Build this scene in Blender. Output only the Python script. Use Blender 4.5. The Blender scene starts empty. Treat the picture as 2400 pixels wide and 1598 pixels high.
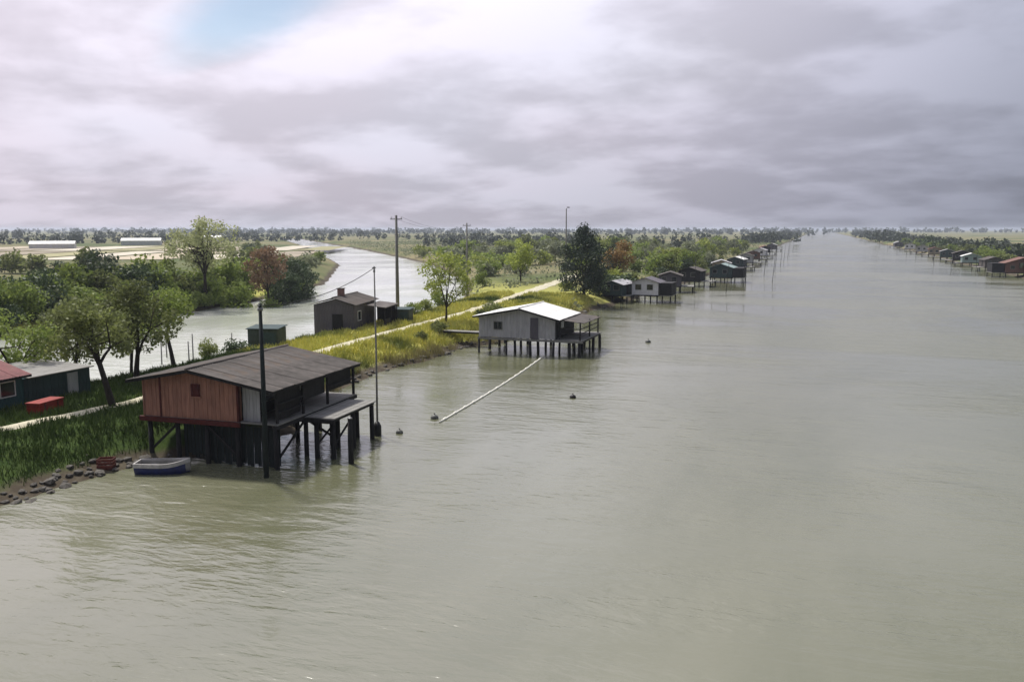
import bpy, math, random
import numpy as np
from mathutils import Vector, Matrix

R = math.radians
rng = random.Random(7)
scene = bpy.context.scene
col = scene.collection

# ------------------------------------------------------------------ camera
cam = bpy.data.cameras.new('camera')
cam.lens = 30.0; cam.sensor_width = 36.0
cam.clip_start = 0.1; cam.clip_end = 20000
camo = bpy.data.objects.new('camera', cam); col.objects.link(camo)
camo.location = (0, 0, 12.0)
camo.rotation_euler = (R(90 - 7.46), 0, R(19.7))
scene.camera = camo

# ------------------------------------------------------------------ world, sun, exposure
SUN_AZ, SUN_EL = -58.0, 60.0          # compass-like: azimuth from +Y towards +X
to_sun = Vector((math.sin(R(SUN_AZ)) * math.cos(R(SUN_EL)), math.cos(R(SUN_AZ)) * math.cos(R(SUN_EL)), math.sin(R(SUN_EL))))
sun = bpy.data.lights.new('sun', 'SUN')
sun.energy = 3.0; sun.angle = R(6); sun.color = (1.0, .95, .86)
suno = bpy.data.objects.new('sun', sun); col.objects.link(suno)
suno.rotation_euler = to_sun.to_track_quat('Z', 'Y').to_euler()
suno.location = (-60, 40, 80)

vs = scene.view_settings
vs.view_transform = 'Standard'; vs.look = 'None'; vs.gamma = 1; vs.use_curve_mapping = False
vs.exposure = 0.6


class NT:
    """small node-tree helper"""
    def __init__(s, tree):
        s.t = tree; s.n = tree.nodes; s.l = tree.links
    def new(s, kind, **kw):
        n = s.n.new(kind)
        for k, v in kw.items(): setattr(n, k, v)
        return n
    def put(s, sock, v):
        if isinstance(v, bpy.types.NodeSocket): s.l.new(v, sock)
        elif v is not None:
            if sock.type == 'RGBA' and not isinstance(v, (int, float)) and len(v) == 3: v = (*v, 1)
            sock.default_value = v
    def math(s, op, a, b=None, c=None, clamp=False):
        n = s.new('ShaderNodeMath', operation=op); n.use_clamp = clamp
        s.put(n.inputs[0], a)
        if b is not None: s.put(n.inputs[1], b)
        if c is not None: s.put(n.inputs[2], c)
        return n.outputs[0]
    def vmath(s, op, a, b=None):
        n = s.new('ShaderNodeVectorMath', operation=op)
        s.put(n.inputs[0], a)
        if b is not None:
            s.put(n.inputs['Scale'] if op == 'SCALE' else n.inputs[1], b)
        return n.outputs['Value'] if op in ('DOT_PRODUCT', 'LENGTH', 'DISTANCE') else n.outputs[0]
    def ramp(s, v, a, b, lo=0.0, hi=1.0, smooth=True):
        n = s.new('ShaderNodeMapRange'); n.interpolation_type = 'SMOOTHSTEP' if smooth else 'LINEAR'; n.clamp = True
        for k, x in zip(('Value', 'From Min', 'From Max', 'To Min', 'To Max'), (v, a, b, lo, hi)): s.put(n.inputs[k], x)
        return n.outputs[0]
    def mix(s, f, a, b, blend='MIX'):
        n = s.new('ShaderNodeMix', data_type='RGBA', blend_type=blend)
        s.put(n.inputs[0], f); s.put(n.inputs[6], a); s.put(n.inputs[7], b)
        return n.outputs[2]
    def noise(s, vec, scale, detail=4, rough=.55, dist=0.0):
        n = s.new('ShaderNodeTexNoise')
        s.put(n.inputs['Vector'], vec); n.inputs['Scale'].default_value = scale
        n.inputs['Detail'].default_value = detail; n.inputs['Roughness'].default_value = rough
        n.inputs['Distortion'].default_value = dist
        return n.outputs['Fac']
    def mapping(s, vec, rot=(0, 0, 0), scale=(1, 1, 1), loc=(0, 0, 0)):
        n = s.new('ShaderNodeMapping'); s.put(n.inputs['Vector'], vec)
        n.inputs['Rotation'].default_value = rot; n.inputs['Scale'].default_value = scale; n.inputs['Location'].default_value = loc
        return n.outputs[0]
    def sep(s, v):
        n = s.new('ShaderNodeSeparateXYZ'); s.put(n.inputs[0], v); return n.outputs
    def comb(s, x, y, z=0.0):
        n = s.new('ShaderNodeCombineXYZ')
        for i, q in enumerate((x, y, z)): s.put(n.inputs[i], q)
        return n.outputs[0]
    def bump(s, h, strength=.3, dist=.02):
        n = s.new('ShaderNodeBump'); s.put(n.inputs['Height'], h)
        s.put(n.inputs['Strength'], strength); s.put(n.inputs['Distance'], dist)
        return n.outputs[0]


GAP = (-1.31, 1.76)
def build_world():
    w = bpy.data.worlds.new('World'); scene.world = w; w.use_nodes = True
    t = NT(w.node_tree); t.n.clear()
    out = t.new('ShaderNodeOutputWorld')
    sky = t.new('ShaderNodeTexSky', sky_type='NISHITA')
    sky.sun_disc = False; sky.sun_elevation = R(SUN_EL); sky.sun_rotation = R(SUN_AZ)
    sky.air_density = 1.2; sky.dust_density = .8
    bg1 = t.new('ShaderNodeBackground'); t.l.new(sky.outputs[0], bg1.inputs[0]); bg1.inputs[1].default_value = .075
    tc = t.new('ShaderNodeTexCoord')
    d = t.vmath('NORMALIZE', tc.outputs['Generated'])
    x, y, z = t.sep(d)
    zz = t.math('ADD', t.math('MAXIMUM', z, 0.0), .22)
    p = t.comb(t.math('DIVIDE', x, zz), t.math('DIVIDE', y, zz))
    # broad cloud decks, softly streaked
    pr = t.mapping(p, rot=(0, 0, R(35)), scale=(1, 1, 1))
    n1 = t.noise(pr, 1.45, 6, .52, .1)
    n2 = t.noise(t.mapping(p, rot=(0, 0, R(-20)), scale=(.7, 1.2, 1), loc=(3.1, 7.7, 0)), 2.4, 4, .5, .2)
    n3 = t.noise(t.mapping(p, loc=(11.3, 4.2, 0)), .33, 3, .5)
    tone = t.math('ADD', t.math('MULTIPLY', n1, .74), t.math('MULTIPLY', n2, .26))
    tone = t.ramp(tone, .42, .585, .83, 1.14)
    # the deck is thin and bright towards the sun and thick and grey away from it
    hs = Vector((math.sin(R(-60)), math.cos(R(-60)), 0))
    sf = t.vmath('DOT_PRODUCT', d, (hs.x, hs.y, .35))
    base = t.ramp(sf, -.05, 1.02, .108, .48)
    el = t.ramp(z, -.05, .70, .70, 2.25, smooth=False)
    val = t.math('MULTIPLY', t.math('MULTIPLY', base, tone), el)
    hue = t.mix(t.ramp(sf, .1, 1.0), (.90, .975, 1.22), (1.045, .965, 1.1))
    hue = t.mix(t.ramp(n3, .45, .62), hue, (.99, .98, 1.13))
    cl = t.vmath('SCALE', hue, val)
    bg2 = t.new('ShaderNodeBackground'); t.l.new(cl, bg2.inputs[0]); bg2.inputs[1].default_value = 1.0
    # gaps where the blue shows
    wob = t.vmath('SCALE', t.vmath('SUBTRACT', t.comb(n1, n2), (.5, .5, 0)), .35)
    gx_, gy_, _ = t.sep(t.vmath('SUBTRACT', t.vmath('ADD', p, wob), (GAP[0], GAP[1], 0)))
    ga = t.math('ADD', t.math('MULTIPLY', gx_, .94), t.math('MULTIPLY', gy_, -.34)); gb = t.math('ADD', t.math('MULTIPLY', gx_, .34), t.math('MULTIPLY', gy_, .94))
    dd = t.vmath('LENGTH', t.comb(t.math('MULTIPLY', ga, 3.0), t.math('MULTIPLY', gb, 8.0)))
    gap = t.ramp(dd, .2, 1.35, 1, 0)
    gap2 = t.ramp(n3, .68, .78)
    m = t.math('SUBTRACT', 1.0, t.math('MULTIPLY', t.math('MAXIMUM', gap, gap2), .8), clamp=True)
    mx = t.new('ShaderNodeMixShader'); t.l.new(m, mx.inputs[0])
    t.l.new(bg1.outputs[0], mx.inputs[1]); t.l.new(bg2.outputs[0], mx.inputs[2])
    t.l.new(mx.outputs[0], out.inputs[0])
build_world()

# ------------------------------------------------------------------ materials
MATS = {}
def pmat(name, c, rough=.8, var=.25, scale=3.0, bump=.15, bscale=25.0, bdist=.01, c2=None, stretch=(1, 1, 1), spec=.3, metal=0.0, dirt=None):
    """weathered surface: two-tone noise, fine relief, optional dirt colour in blotches"""
    if name in MATS: return MATS[name]
    m = bpy.data.materials.new(name); m.use_nodes = True
    t = NT(m.node_tree); b = t.n['Principled BSDF']
    tc = t.new('ShaderNodeTexCoord').outputs['Object']
    oi = t.new('ShaderNodeObjectInfo').outputs['Random']
    v = t.mapping(tc, scale=stretch)
    n = t.noise(v, scale, 6, .6)
    f = t.ramp(n, .3, .7)
    c2 = c2 or tuple(x * (1 - var * 1.6) for x in c)
    k = t.mix(f, c, c2)
    rv = t.ramp(oi, 0, 1, 1 - var * .6, 1 + var * .5, smooth=False)
    k = t.vmath('SCALE', k, rv)
    if dirt is not None:
        g = t.noise(v, scale * .35, 5, .65, .5)
        k = t.mix(t.ramp(g, .52, .72, 0, .8), k, dirt)
    t.put(b.inputs['Base Color'], k)
    b.inputs['Roughness'].default_value = rough
    b.inputs['Specular IOR Level'].default_value = spec
    b.inputs['Metallic'].default_value = metal
    if bump:
        h = t.noise(t.mapping(tc, scale=stretch), bscale, 5, .6)
        t.put(b.inputs['Normal'], t.bump(h, bump, bdist))
    MATS[name] = m
    return m


def leaf_mat(name, ca, cb, cc=None, trans=.35, rough=.55):
    if name in MATS: return MATS[name]
    m = bpy.data.materials.new(name); m.use_nodes = True
    t = NT(m.node_tree); b = t.n['Principled BSDF']; out = t.n['Material Output']
    g = t.new('ShaderNodeNewGeometry')
    ri = g.outputs['Random Per Island']
    oi = t.new('ShaderNodeObjectInfo').outputs['Random']
    n = t.noise(g.outputs['Position'], .55, 3)
    k = t.mix(t.ramp(ri, 0, 1, smooth=False), ca, cb)
    k = t.mix(t.ramp(n, .4, .65, 0, .6), k, cc or tuple((x + y) / 2 for x, y in zip(ca, cb)))
    k = t.vmath('SCALE', k, t.ramp(oi, 0, 1, .8, 1.2, smooth=False))
    t.put(b.inputs['Base Color'], k); b.inputs['Roughness'].default_value = rough
    b.inputs['Specular IOR Level'].default_value = .25
    tr = t.new('ShaderNodeBsdfTranslucent'); t.put(tr.inputs[0], k)
    mx = t.new('ShaderNodeMixShader'); mx.inputs[0].default_value = trans
    t.l.new(b.outputs[0], mx.inputs[1]); t.l.new(tr.outputs[0], mx.inputs[2]); t.l.new(mx.outputs[0], out.inputs[0])
    MATS[name] = m
    return m


def water_mat(name, body, rough, wave_rot, fine=1.0, ior=1.8):
    m = bpy.data.materials.new(name); m.use_nodes = True
    t = NT(m.node_tree); b = t.n['Principled BSDF']
    pos = t.new('ShaderNodeNewGeometry').outputs['Position']
    silt = t.noise(t.mapping(pos, scale=(1, .22, 1)), .05, 6, .62, 1.2)
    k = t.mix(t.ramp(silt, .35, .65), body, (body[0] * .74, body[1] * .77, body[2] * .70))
    t.put(b.inputs['Base Color'], k)
    b.inputs['Roughness'].default_value = rough
    b.inputs['IOR'].default_value = ior
    # wind ripples: crests run across the wind, patches of calmer water between
    q = t.mapping(pos, rot=(0, 0, R(-wave_rot)), scale=(.42, 1.25, 1))
    w1 = t.noise(q, .55 * fine, 3, .5, .5)
    w2 = t.noise(t.mapping(pos, rot=(0, 0, R(-wave_rot - 14)), scale=(.5, 1.3, 1)), 2.1 * fine, 3, .55, .4)
    h = t.math('ADD', t.math('MULTIPLY', w1, 1.0), t.math('MULTIPLY', w2, .45))
    gust = t.noise(t.mapping(pos, rot=(0, 0, R(-wave_rot)), scale=(.45, 1.0, 1)), .035, 7, .68, 1.0)
    st = t.ramp(gust, .38, .62, .10, 1.0)
    t.put(b.inputs['Roughness'], t.ramp(gust, .38, .62, rough * .8, rough * 2.1))
    t.put(b.inputs['Normal'], t.bump(h, st, .15))
    MATS[name] = m
    return m


def ground_mat():
    m = bpy.data.materials.new('ground_soil'); m.use_nodes = True
    t = NT(m.node_tree); b = t.n['Principled BSDF']
    pos = t.new('ShaderNodeNewGeometry').outputs['Position']
    x, y, z = t.sep(pos)
    n1 = t.noise(pos, .08, 5, .6); n2 = t.noise(pos, .9, 5, .65); n3 = t.noise(pos, .012, 4, .6, .5)
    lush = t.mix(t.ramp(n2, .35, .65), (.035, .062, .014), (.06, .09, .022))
    dry = t.mix(t.ramp(n2, .35, .65), (.50, .45, .13), (.36, .38, .09))  # yellow dry grass, also brightened to paint local sunlight on the mid dike
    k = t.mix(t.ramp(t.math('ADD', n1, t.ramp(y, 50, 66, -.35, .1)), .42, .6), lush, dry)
    far = t.mix(t.ramp(n3, .38, .62), (.075, .10, .035), (.20, .175, .095))
    k = t.mix(t.ramp(y, 110, 180), k, far)
    wst = t.ramp(x, -100, -120)
    k = t.mix(wst, k, far)
    mud = t.mix(t.ramp(n2, .35, .65), (.060, .048, .034), (.10, .085, .06))
    edge = t.math('ADD', z, t.math('MULTIPLY', t.math('SUBTRACT', n2, .5), .7))
    k = t.mix(t.ramp(edge, .25, .6, 1, 0), k, mud)
    t.put(b.inputs['Base Color'], k); b.inputs['Roughness'].default_value = .95
    b.inputs['Specular IOR Level'].default_value = .1
    t.put(b.inputs['Normal'], t.bump(t.noise(pos, 3, 6, .7), .6, .12))
    return m


M_RIVER = water_mat('river_water', (.140, .142, .088), .12, 19.7)
M_LAGOON = water_mat('lagoon_water', (.64, .65, .61), .07, 30, fine=1.3)  # whitish body colour stands in for bright sky mirrored on this water
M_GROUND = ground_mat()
M_PATH = pmat('path_gravel', (.60, .56, .42), .95, .25, 1.2, .5, 30, .02, dirt=(.34, .32, .18))
M_STONE = pmat('bank_stone', (.13, .12, .105), .9, .35, 4, .5, 14, .03, dirt=(.07, .065, .045))
M_BARK = pmat('bark', (.045, .036, .027), .95, .3, 6, .7, 18, .03, stretch=(3, 3, .6))
M_BARK_P = pmat('pale_bark', (.13, .115, .085), .95, .3, 6, .6, 18, .03, stretch=(3, 3, .6))
M_RED = pmat('red_paint', (.36, .175, .125), .8, .2, 1.6, .25, 12, .01, stretch=(4, 4, .7), dirt=(.27, .14, .105))
M_REDD = pmat('dark_red_paint', (.085, .014, .012), .7, .2, 3, .2)
M_ROOFB = pmat('brown_roof_sheet', (.115, .102, .094), .85, .32, 1.1, .3, 10, .01, dirt=(.12, .085, .062))
M_DARKW = pmat('tarred_wood', (.022, .021, .022), .8, .3, 3, .5, 16, .02, stretch=(3, 3, .6))
M_TEALW = pmat('tarred_teal_wood', (.018, .026, .026), .8, .3, 3, .5, 16, .02, stretch=(3, 3, .6))
M_GREYW = pmat('silvered_wood', (.26, .255, .24), .85, .22, 3, .45, 18, .015, stretch=(3, .5, 3), dirt=(.17, .165, .15))
M_GREYP = pmat('grey_paint', (.42, .415, .435), .8, .14, 2, .3, 14, .01, stretch=(3, 3, .6), dirt=(.33, .335, .32))
M_PURP = pmat('weathered_grey_boards', (.125, .115, .135), .85, .18, 2.5, .35, 14, .012, stretch=(4, 4, .5), dirt=(.09, .085, .085))
M_TEAL = pmat('teal_paint', (.035, .10, .105), .75, .2, 2, .25, 14, .01, stretch=(3, 3, .6), dirt=(.03, .065, .065))
M_TILE = pmat('red_roof_sheet', (.25, .10, .10), .8, .22, 1.2, .3, 12, .01, dirt=(.22, .12, .105))
M_WHITER = pmat('white_roof_sheet', (.78, .78, .76), .6, .10, 1.0, .15, 12, .008, dirt=(.58, .57, .53), spec=.4)
M_WHITE = pmat('white_paint', (.72, .71, .70), .6, .08, 2, .15, dirt=(.55, .54, .52))
M_OFFW = pmat('offwhite_paint', (.74, .73, .77), .7, .12, 2, .15)
M_BLUE = pmat('blue_boat_paint', (.018, .03, .17), .45, .3, 4, .1, spec=.5, dirt=(.04, .05, .12))
M_BOATW = pmat('worn_white_boat_paint', (.50, .48, .47), .7, .2, 4, .25, dirt=(.30, .28, .25))
M_BOATIN = pmat('boat_inside', (.30, .29, .27), .7, .2, 3, .2)
M_GREENB = pmat('green_grey_paint', (.060, .080, .068), .7, .2, 2.5, .2, dirt=(.045, .055, .045))
M_CONC = pmat('pole_concrete', (.20, .195, .185), .9, .15, 3, .3, 20, .01, stretch=(2, 2, .4))
M_METAL = pmat('galvanised_metal', (.25, .25, .25), .5, .15, 4, .1, metal=.6)
M_WIRE = pmat('cable_black', (.02, .02, .02), .6, .1, 3, 0)
M_GLASS = pmat('dark_pane', (.025, .03, .035), .12, .2, 3, 0, spec=.6)
M_BRICK = pmat('chimney_brick', (.26, .15, .13), .9, .25, 6, .4, 20, .015)
M_ROPE = pmat('white_rope', (.75, .74, .66), .8, .08, 8, .2)
M_BUOY = pmat('black_buoy', (.02, .02, .02), .5, .2, 5, .1)
M_BUOYG = pmat('grey_buoy', (.11, .115, .105), .5, .2, 5, .1)
M_NET = pmat('net_cord', (.09, .085, .075), .9, .2, 5, 0)
M_RUST = pmat('rust_red_plastic', (.16, .04, .03), .6, .25, 5, .2)
M_REDBOX = pmat('bright_red_paint', (.33, .03, .018), .55, .2, 3, .15, dirt=(.17, .02, .015))
M_TEALR = pmat('pale_teal_roof', (.26, .34, .335), .7, .15, 2, .2)
M_DTEAL = pmat('dark_teal_paint', (.045, .075, .078), .8, .2, 2, .2)
M_BRNRED = pmat('brown_red_paint', (.17, .09, .07), .8, .18, 2, .2, stretch=(3, 3, .6))
M_TAN = pmat('tan_paint', (.32, .27, .20), .8, .15, 2, .2)
M_FIELDS = [pmat('stubble_field', (.50, .43, .32), .95, .15, .06, 0), pmat('ploughed_field', (.36, .31, .23), .95, .2, .06, 0),
            pmat('pale_field', (.56, .51, .41), .95, .12, .06, 0), pmat('pasture_field', (.34, .32, .17), .95, .25, .05, 0)]
L_OLIVE = leaf_mat('leaf_olive', (.125, .15, .045), (.22, .25, .08), (.10, .12, .05), trans=.45)
L_GREEN = leaf_mat('leaf_green', (.13, .19, .04), (.24, .29, .07), trans=.45)
L_PALE = leaf_mat('leaf_pale', (.30, .33, .15), (.46, .48, .26), (.25, .28, .13), trans=.45)
L_YOUNG = leaf_mat('leaf_young', (.20, .25, .045), (.34, .38, .09), trans=.45)
L_BROWN = leaf_mat('leaf_russet', (.24, .145, .085), (.33, .22, .13), (.20, .135, .085))
L_AMBER = leaf_mat('leaf_amber', (.26, .16, .05), (.34, .22, .085), (.20, .13, .045))
L_DARK = leaf_mat('leaf_conifer', (.026, .042, .030), (.05, .07, .045), trans=.12)
L_DKG = leaf_mat('leaf_dark_green', (.045, .072, .030), (.08, .115, .05), trans=.2)
L_GREY = leaf_mat('leaf_grey_green', (.15, .17, .10), (.24, .26, .16))
L_FAR = leaf_mat('leaf_far', (.035, .05, .032), (.07, .085, .055), trans=.2)
L_GRASS = None

# ------------------------------------------------------------------ mesh helpers
class MB:
    def __init__(s): s.v = []; s.f = []
    def add(s, vs, fs):
        o = len(s.v); s.v += [tuple(map(float, p)) for p in vs]; s.f += [tuple(i + o for i in q) for q in fs]; return s
    def box(s, x0, x1, y0, y1, z0, z1, ch=0.0):
        return s.add([(x0, y0, z0), (x1, y0, z0), (x1, y1, z0), (x0, y1, z0), (x0, y0, z1), (x1, y0, z1), (x1, y1, z1), (x0, y1, z1)],
                     [(0, 3, 2, 1), (4, 5, 6, 7), (0, 1, 5, 4), (1, 2, 6, 5), (2, 3, 7, 6), (3, 0, 4, 7)])
    def beam(s, a, b, w, h=None, up=(0, 0, 1)):
        a, b = Vector(a), Vector(b); h = h or w
        d = (b - a).normalized(); u = Vector(up)
        if abs(d.dot(u)) > .95: u = Vector((0, 1, 0))
        r = d.cross(u).normalized() * w / 2; u2 = r.cross(d).normalized() * h / 2
        vs = [a - r - u2, a + r - u2, a + r + u2, a - r + u2, b - r - u2, b + r - u2, b + r + u2, b - r + u2]
        return s.add(vs, [(0, 1, 2, 3), (7, 6, 5, 4), (0, 4, 5, 1), (1, 5, 6, 2), (2, 6, 7, 3), (3, 7, 4, 0)])
    def tube(s, path, rad, n=8, cap=True):
        P = [Vector(p) for p in path]; rad = rad if hasattr(rad, '__len__') else [rad] * len(P)
        rings = []; o = len(s.v); prev = None
        for i, p in enumerate(P):
            d = (P[min(i + 1, len(P) - 1)] - P[max(i - 1, 0)]).normalized()
            if prev is None:
                u = Vector((0, 0, 1)) if abs(d.z) < .9 else Vector((1, 0, 0))
            else: u = prev
            r = d.cross(u).normalized(); u = r.cross(d).normalized(); prev = u
            rings.append([p + (r * math.cos(a) + u * math.sin(a)) * rad[i] for a in (2 * math.pi * k / n for k in range(n))])
        vs = [q for g in rings for q in g]; fs = []
        for i in range(len(P) - 1):
            for k in range(n):
                k2 = (k + 1) % n
                fs.append((i * n + k, i * n + k2, (i + 1) * n + k2, (i + 1) * n + k))
        if cap:
            fs.append(tuple(range(n))[::-1]); fs.append(tuple((len(P) - 1) * n + k for k in range(n)))
        return s.add(vs, fs)
    def poly(s, pts, z0, z1):
        n = len(pts)
        vs = [(x, y, z0) for x, y in pts] + [(x, y, z1) for x, y in pts]
        return s.add(vs, [tuple(range(n))[::-1], tuple(range(n, 2 * n))] + [(i, (i + 1) % n, n + (i + 1) % n, n + i) for i in range(n)])
    def slab(s, a, b, c, d, t):
        """sheet through four corners with thickness t downwards"""
        q = [Vector(x) for x in (a, b, c, d)]; nrm = (q[1] - q[0]).cross(q[3] - q[0]).normalized()
        if nrm.z < 0: q = [q[0], q[3], q[2], q[1]]; nrm = -nrm
        lo = [x - nrm * t for x in q]
        return s.add(q + lo, [(0, 1, 2, 3), (7, 6, 5, 4), (0, 4, 5, 1), (1, 5, 6, 2), (2, 6, 7, 3), (3, 7, 4, 0)])
    def mesh(s, name, m, smooth=False):
        me = bpy.data.meshes.new(name); me.from_pydata(s.v, [], s.f); me.materials.append(m)
        if smooth: me.polygons.foreach_set('use_smooth', [True] * len(me.polygons))
        me.update(); return me
    def build(s, name, m, parent=None, loc=(0, 0, 0), smooth=False):
        return put(name, s.mesh(name, m, smooth), parent, loc)

def put(name, me, parent=None, loc=(0, 0, 0), rot=(0, 0, 0), scale=(1, 1, 1)):
    o = bpy.data.objects.new(name, me); col.objects.link(o)
    o.location = loc; o.rotation_euler = rot; o.scale = scale
    if parent is not None: o.parent = parent
    return o
def tag(o, label, cat, group=None):
    o['label'] = label; o['category'] = cat
    if group: o['group'] = group
    return o
def thing(name, label, cat, loc, rz=0.0, group=None):
    o = bpy.data.objects.new(name, None); col.objects.link(o)
    o.location = loc; o.rotation_euler = (0, 0, R(rz)); o.empty_display_size = .3
    return tag(o, label, cat, group)
def struct(o, kind='structure'):
    o['kind'] = kind; return o
def np_mesh(name, V, F, m):
    """V (n,3), F (k,c) numpy arrays"""
    me = bpy.data.meshes.new(name); c = F.shape[1]
    me.vertices.add(len(V)); me.vertices.foreach_set('co', V.astype(np.float32).ravel())
    me.loops.add(F.size); me.loops.foreach_set('vertex_index', F.astype(np.int32).ravel())
    me.polygons.add(len(F)); me.polygons.foreach_set('loop_start', np.arange(0, F.size, c, dtype=np.int32))
    me.polygons.foreach_set('loop_total', np.full(len(F), c, dtype=np.int32))
    me.materials.append(m); me.update(calc_edges=True); return me

# ------------------------------------------------------------------ terrain
YB = [-60, 26, 32, 34.2, 36.2, 43, 47, 62, 79, 84, 100, 130, 200, 296, 393, 580, 1000, 6500]
XB = [-33.3, -33.3, -33.0, -32.2, -29.6, -29.4, -33.2, -34.2, -33.4, -31.4, -31.8, -30.6, -27.5, -25.2, -26, -27.6, -27, -27]
CH = [(-67.5, -80), (-67.5, 98), (-72, 125), (-88, 170), (-140, 262), (-272, 447), (-515, 772), (-1500, 2100)]
CHW = [17.5, 17.5, 17.0, 15.5, 15, 14.5, 13, 12]
POND = [(-215, 112), (-150, 124), (-124, 128)]
def seg_dist(x, y, pts, wid):
    best = np.full(np.shape(x), 1e9)
    for (a, b), (c, d), w0, w1 in zip(pts[:-1], pts[1:], wid[:-1], wid[1:]):
        ux, uy = c - a, d - b; L = ux * ux + uy * uy
        t = np.clip(((x - a) * ux + (y - b) * uy) / L, 0, 1)
        dd = np.hypot(x - a - t * ux, y - b - t * uy) - (w0 + (w1 - w0) * t)
        best = np.minimum(best, dd)
    return best
def wob(x, y):
    return (np.sin(x * .9 + y * .37) * .35 + np.sin(y * 1.31 - x * .5) * .3 + np.sin(y * .43 + 1.7) * .5 + np.sin(x * 2.3 + y * 1.9) * .15)
def land(x, y):
    x = np.asarray(x, float); y = np.asarray(y, float)
    dl = np.interp(y, YB, XB) - x
    dr = x - (47.5 + np.sin(y * .05) * 1.2)
    d = np.where(x < 10, np.minimum(np.minimum(dl, seg_dist(x, y, CH, CHW)), seg_dist(x, y, POND, [7, 7, 6])), dr)
    return d + wob(x, y) * .55
def height(x, y):
    d = land(x, y)
    s = np.clip(d / 4.6, 0, 1); up = 1.6 * (s * s * (3 - 2 * s)) * .55 + 1.6 * s * .45
    h = np.where(d < 0, np.maximum(d * .45, -1.4), up)
    return h + np.where(d > .5, wob(y * 1.7, x * 1.3) * .05, 0)
def hz(x, y): return float(height(x, y))

def axis(*spans):
    out = []
    for a, b, st in spans: out += list(np.arange(a, b, st))
    return out
def geo(a, b, s, g):
    out = [a]
    while out[-1] < b: out.append(out[-1] + s); s *= g
    return out
gx = [-v for v in geo(640, 6000, 25, 1.25)][::-1] + axis((-620, -200, 9), (-200, -96, 3), (-96, -29, .7), (-29, 43, 6), (43, 58, .8)) + geo(58, 6000, 3, 1.25)
gy = axis((-80, 0, 4), (0, 140, 1), (140, 420, 4), (420, 900, 10)) + geo(900, 6200, 20, 1.2)
gx, gy = np.array(gx), np.array(gy)
X, Y = np.meshgrid(gx, gy); Z = height(X, Y)
V = np.stack([X.ravel(), Y.ravel(), Z.ravel()], 1)
nx, ny = len(gx), len(gy)
i, j = np.meshgrid(np.arange(nx - 1), np.arange(ny - 1)); k = (j * nx + i).ravel()
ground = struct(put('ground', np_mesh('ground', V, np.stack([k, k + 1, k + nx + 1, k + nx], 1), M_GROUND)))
ground.data.polygons.foreach_set('use_smooth', [True] * len(ground.data.polygons))

def sheet(name, x0, x1, y0, y1, z, m, n=8):
    xs, ys = np.linspace(x0, x1, n), np.linspace(y0, y1, n); A, B = np.meshgrid(xs, ys)
    V = np.stack([A.ravel(), B.ravel(), np.full(A.size, z)], 1)
    i, j = np.meshgrid(np.arange(n - 1), np.arange(n - 1)); k = (j * n + i).ravel()
    return struct(put(name, np_mesh(name, V, np.stack([k, k + 1, k + n + 1, k + n], 1), m)))
sheet('river', -42, 56, -78, 6150, 0.0, M_RIVER)
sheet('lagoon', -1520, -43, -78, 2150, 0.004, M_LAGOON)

def ribbon(name, pts, w, lift, m, step=1.0, wgrow=0.0):
    P = []
    for (a, b), (c, d) in zip(pts[:-1], pts[1:]):
        n = max(1, int(math.hypot(c - a, d - b) / step))
        P += [(a + (c - a) * t / n, b + (d - b) * t / n) for t in range(n)]
    P.append(pts[-1]); mb = MB(); vs = []
    for q, (x, y) in enumerate(P):
        x2, y2 = P[min(q + 1, len(P) - 1)]; x1, y1 = P[max(q - 1, 0)]
        L = math.hypot(x2 - x1, y2 - y1); nx_, ny_ = (y2 - y1) / L, -(x2 - x1) / L
        for s in (-1, -.5, 0, .5, 1):
            ww = (w + wgrow * max(0, min(y, 130) - 50)) / 2 * (1 + .14 * math.sin(q * .7 + s * 2) + .08 * math.sin(q * 1.9))
            px, py = x + nx_ * s * ww, y + ny_ * s * ww
            vs.append((px, py, hz(px, py) + lift * (1 if abs(s) < 1 else .3)))
    n = len(P)
    mb.add(vs, [(r * 5 + c, r * 5 + c + 1, r * 5 + c + 6, r * 5 + c + 5) for r in range(n - 1) for c in range(4)])
    return struct(mb.build(name, m, smooth=True))
PATHPTS = [(-41.2, 18), (-40.0, 32), (-38.9, 40), (-39.4, 54), (-40.2, 67), (-40.9, 82), (-41.3, 99), (-44.2, 126), (-48.7, 162), (-52, 190)]
ribbon('path', PATHPTS, 1.25, .07, M_PATH, wgrow=.016)
def path_x(y): return np.interp(y, [p[1] for p in PATHPTS], [p[0] for p in PATHPTS])

# strip fields beyond the second canal
fu = np.array([-.42, .907]); fv = np.array([fu[1], -fu[0]])
def field(ox, oy, L, Wd, m):
    q = [np.array((ox, oy)) + fu * a + fv * b for a, b in ((0, 0), (L, 0), (L, Wd), (0, Wd))]
    pts = []
    n = max(4, int(L / 12))
    for r in range(n + 1):
        for c in range(3):
            p = np.array((ox, oy)) + fu * L * r / n + fv * Wd * c / 2
            pts.append((p[0], p[1], max(1.62, hz(*p)) + .16))
    mb = MB().add(pts, [(r * 3 + c, r * 3 + c + 1, r * 3 + c + 4, r * 3 + c + 3) for r in range(n) for c in range(2)])
    return struct(mb.build('field', m))
r_ = random.Random(3)
pos0 = np.array((-395.0, 150.0))
s0 = 0.0
for kf in range(12):
    wdt = r_.choice((16, 20, 26)); o = pos0 + fv * s0
    if o[0] < -172:
        field(o[0], o[1], 110 + r_.uniform(-8, 8), wdt, M_FIELDS[(kf * 2 + kf // 3) % 4])
        o2 = o + fu * 124
        field(o2[0], o2[1], 105 + r_.uniform(-10, 10), wdt, M_FIELDS[(kf + 2) % 4])
    s0 += wdt + 4

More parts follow.
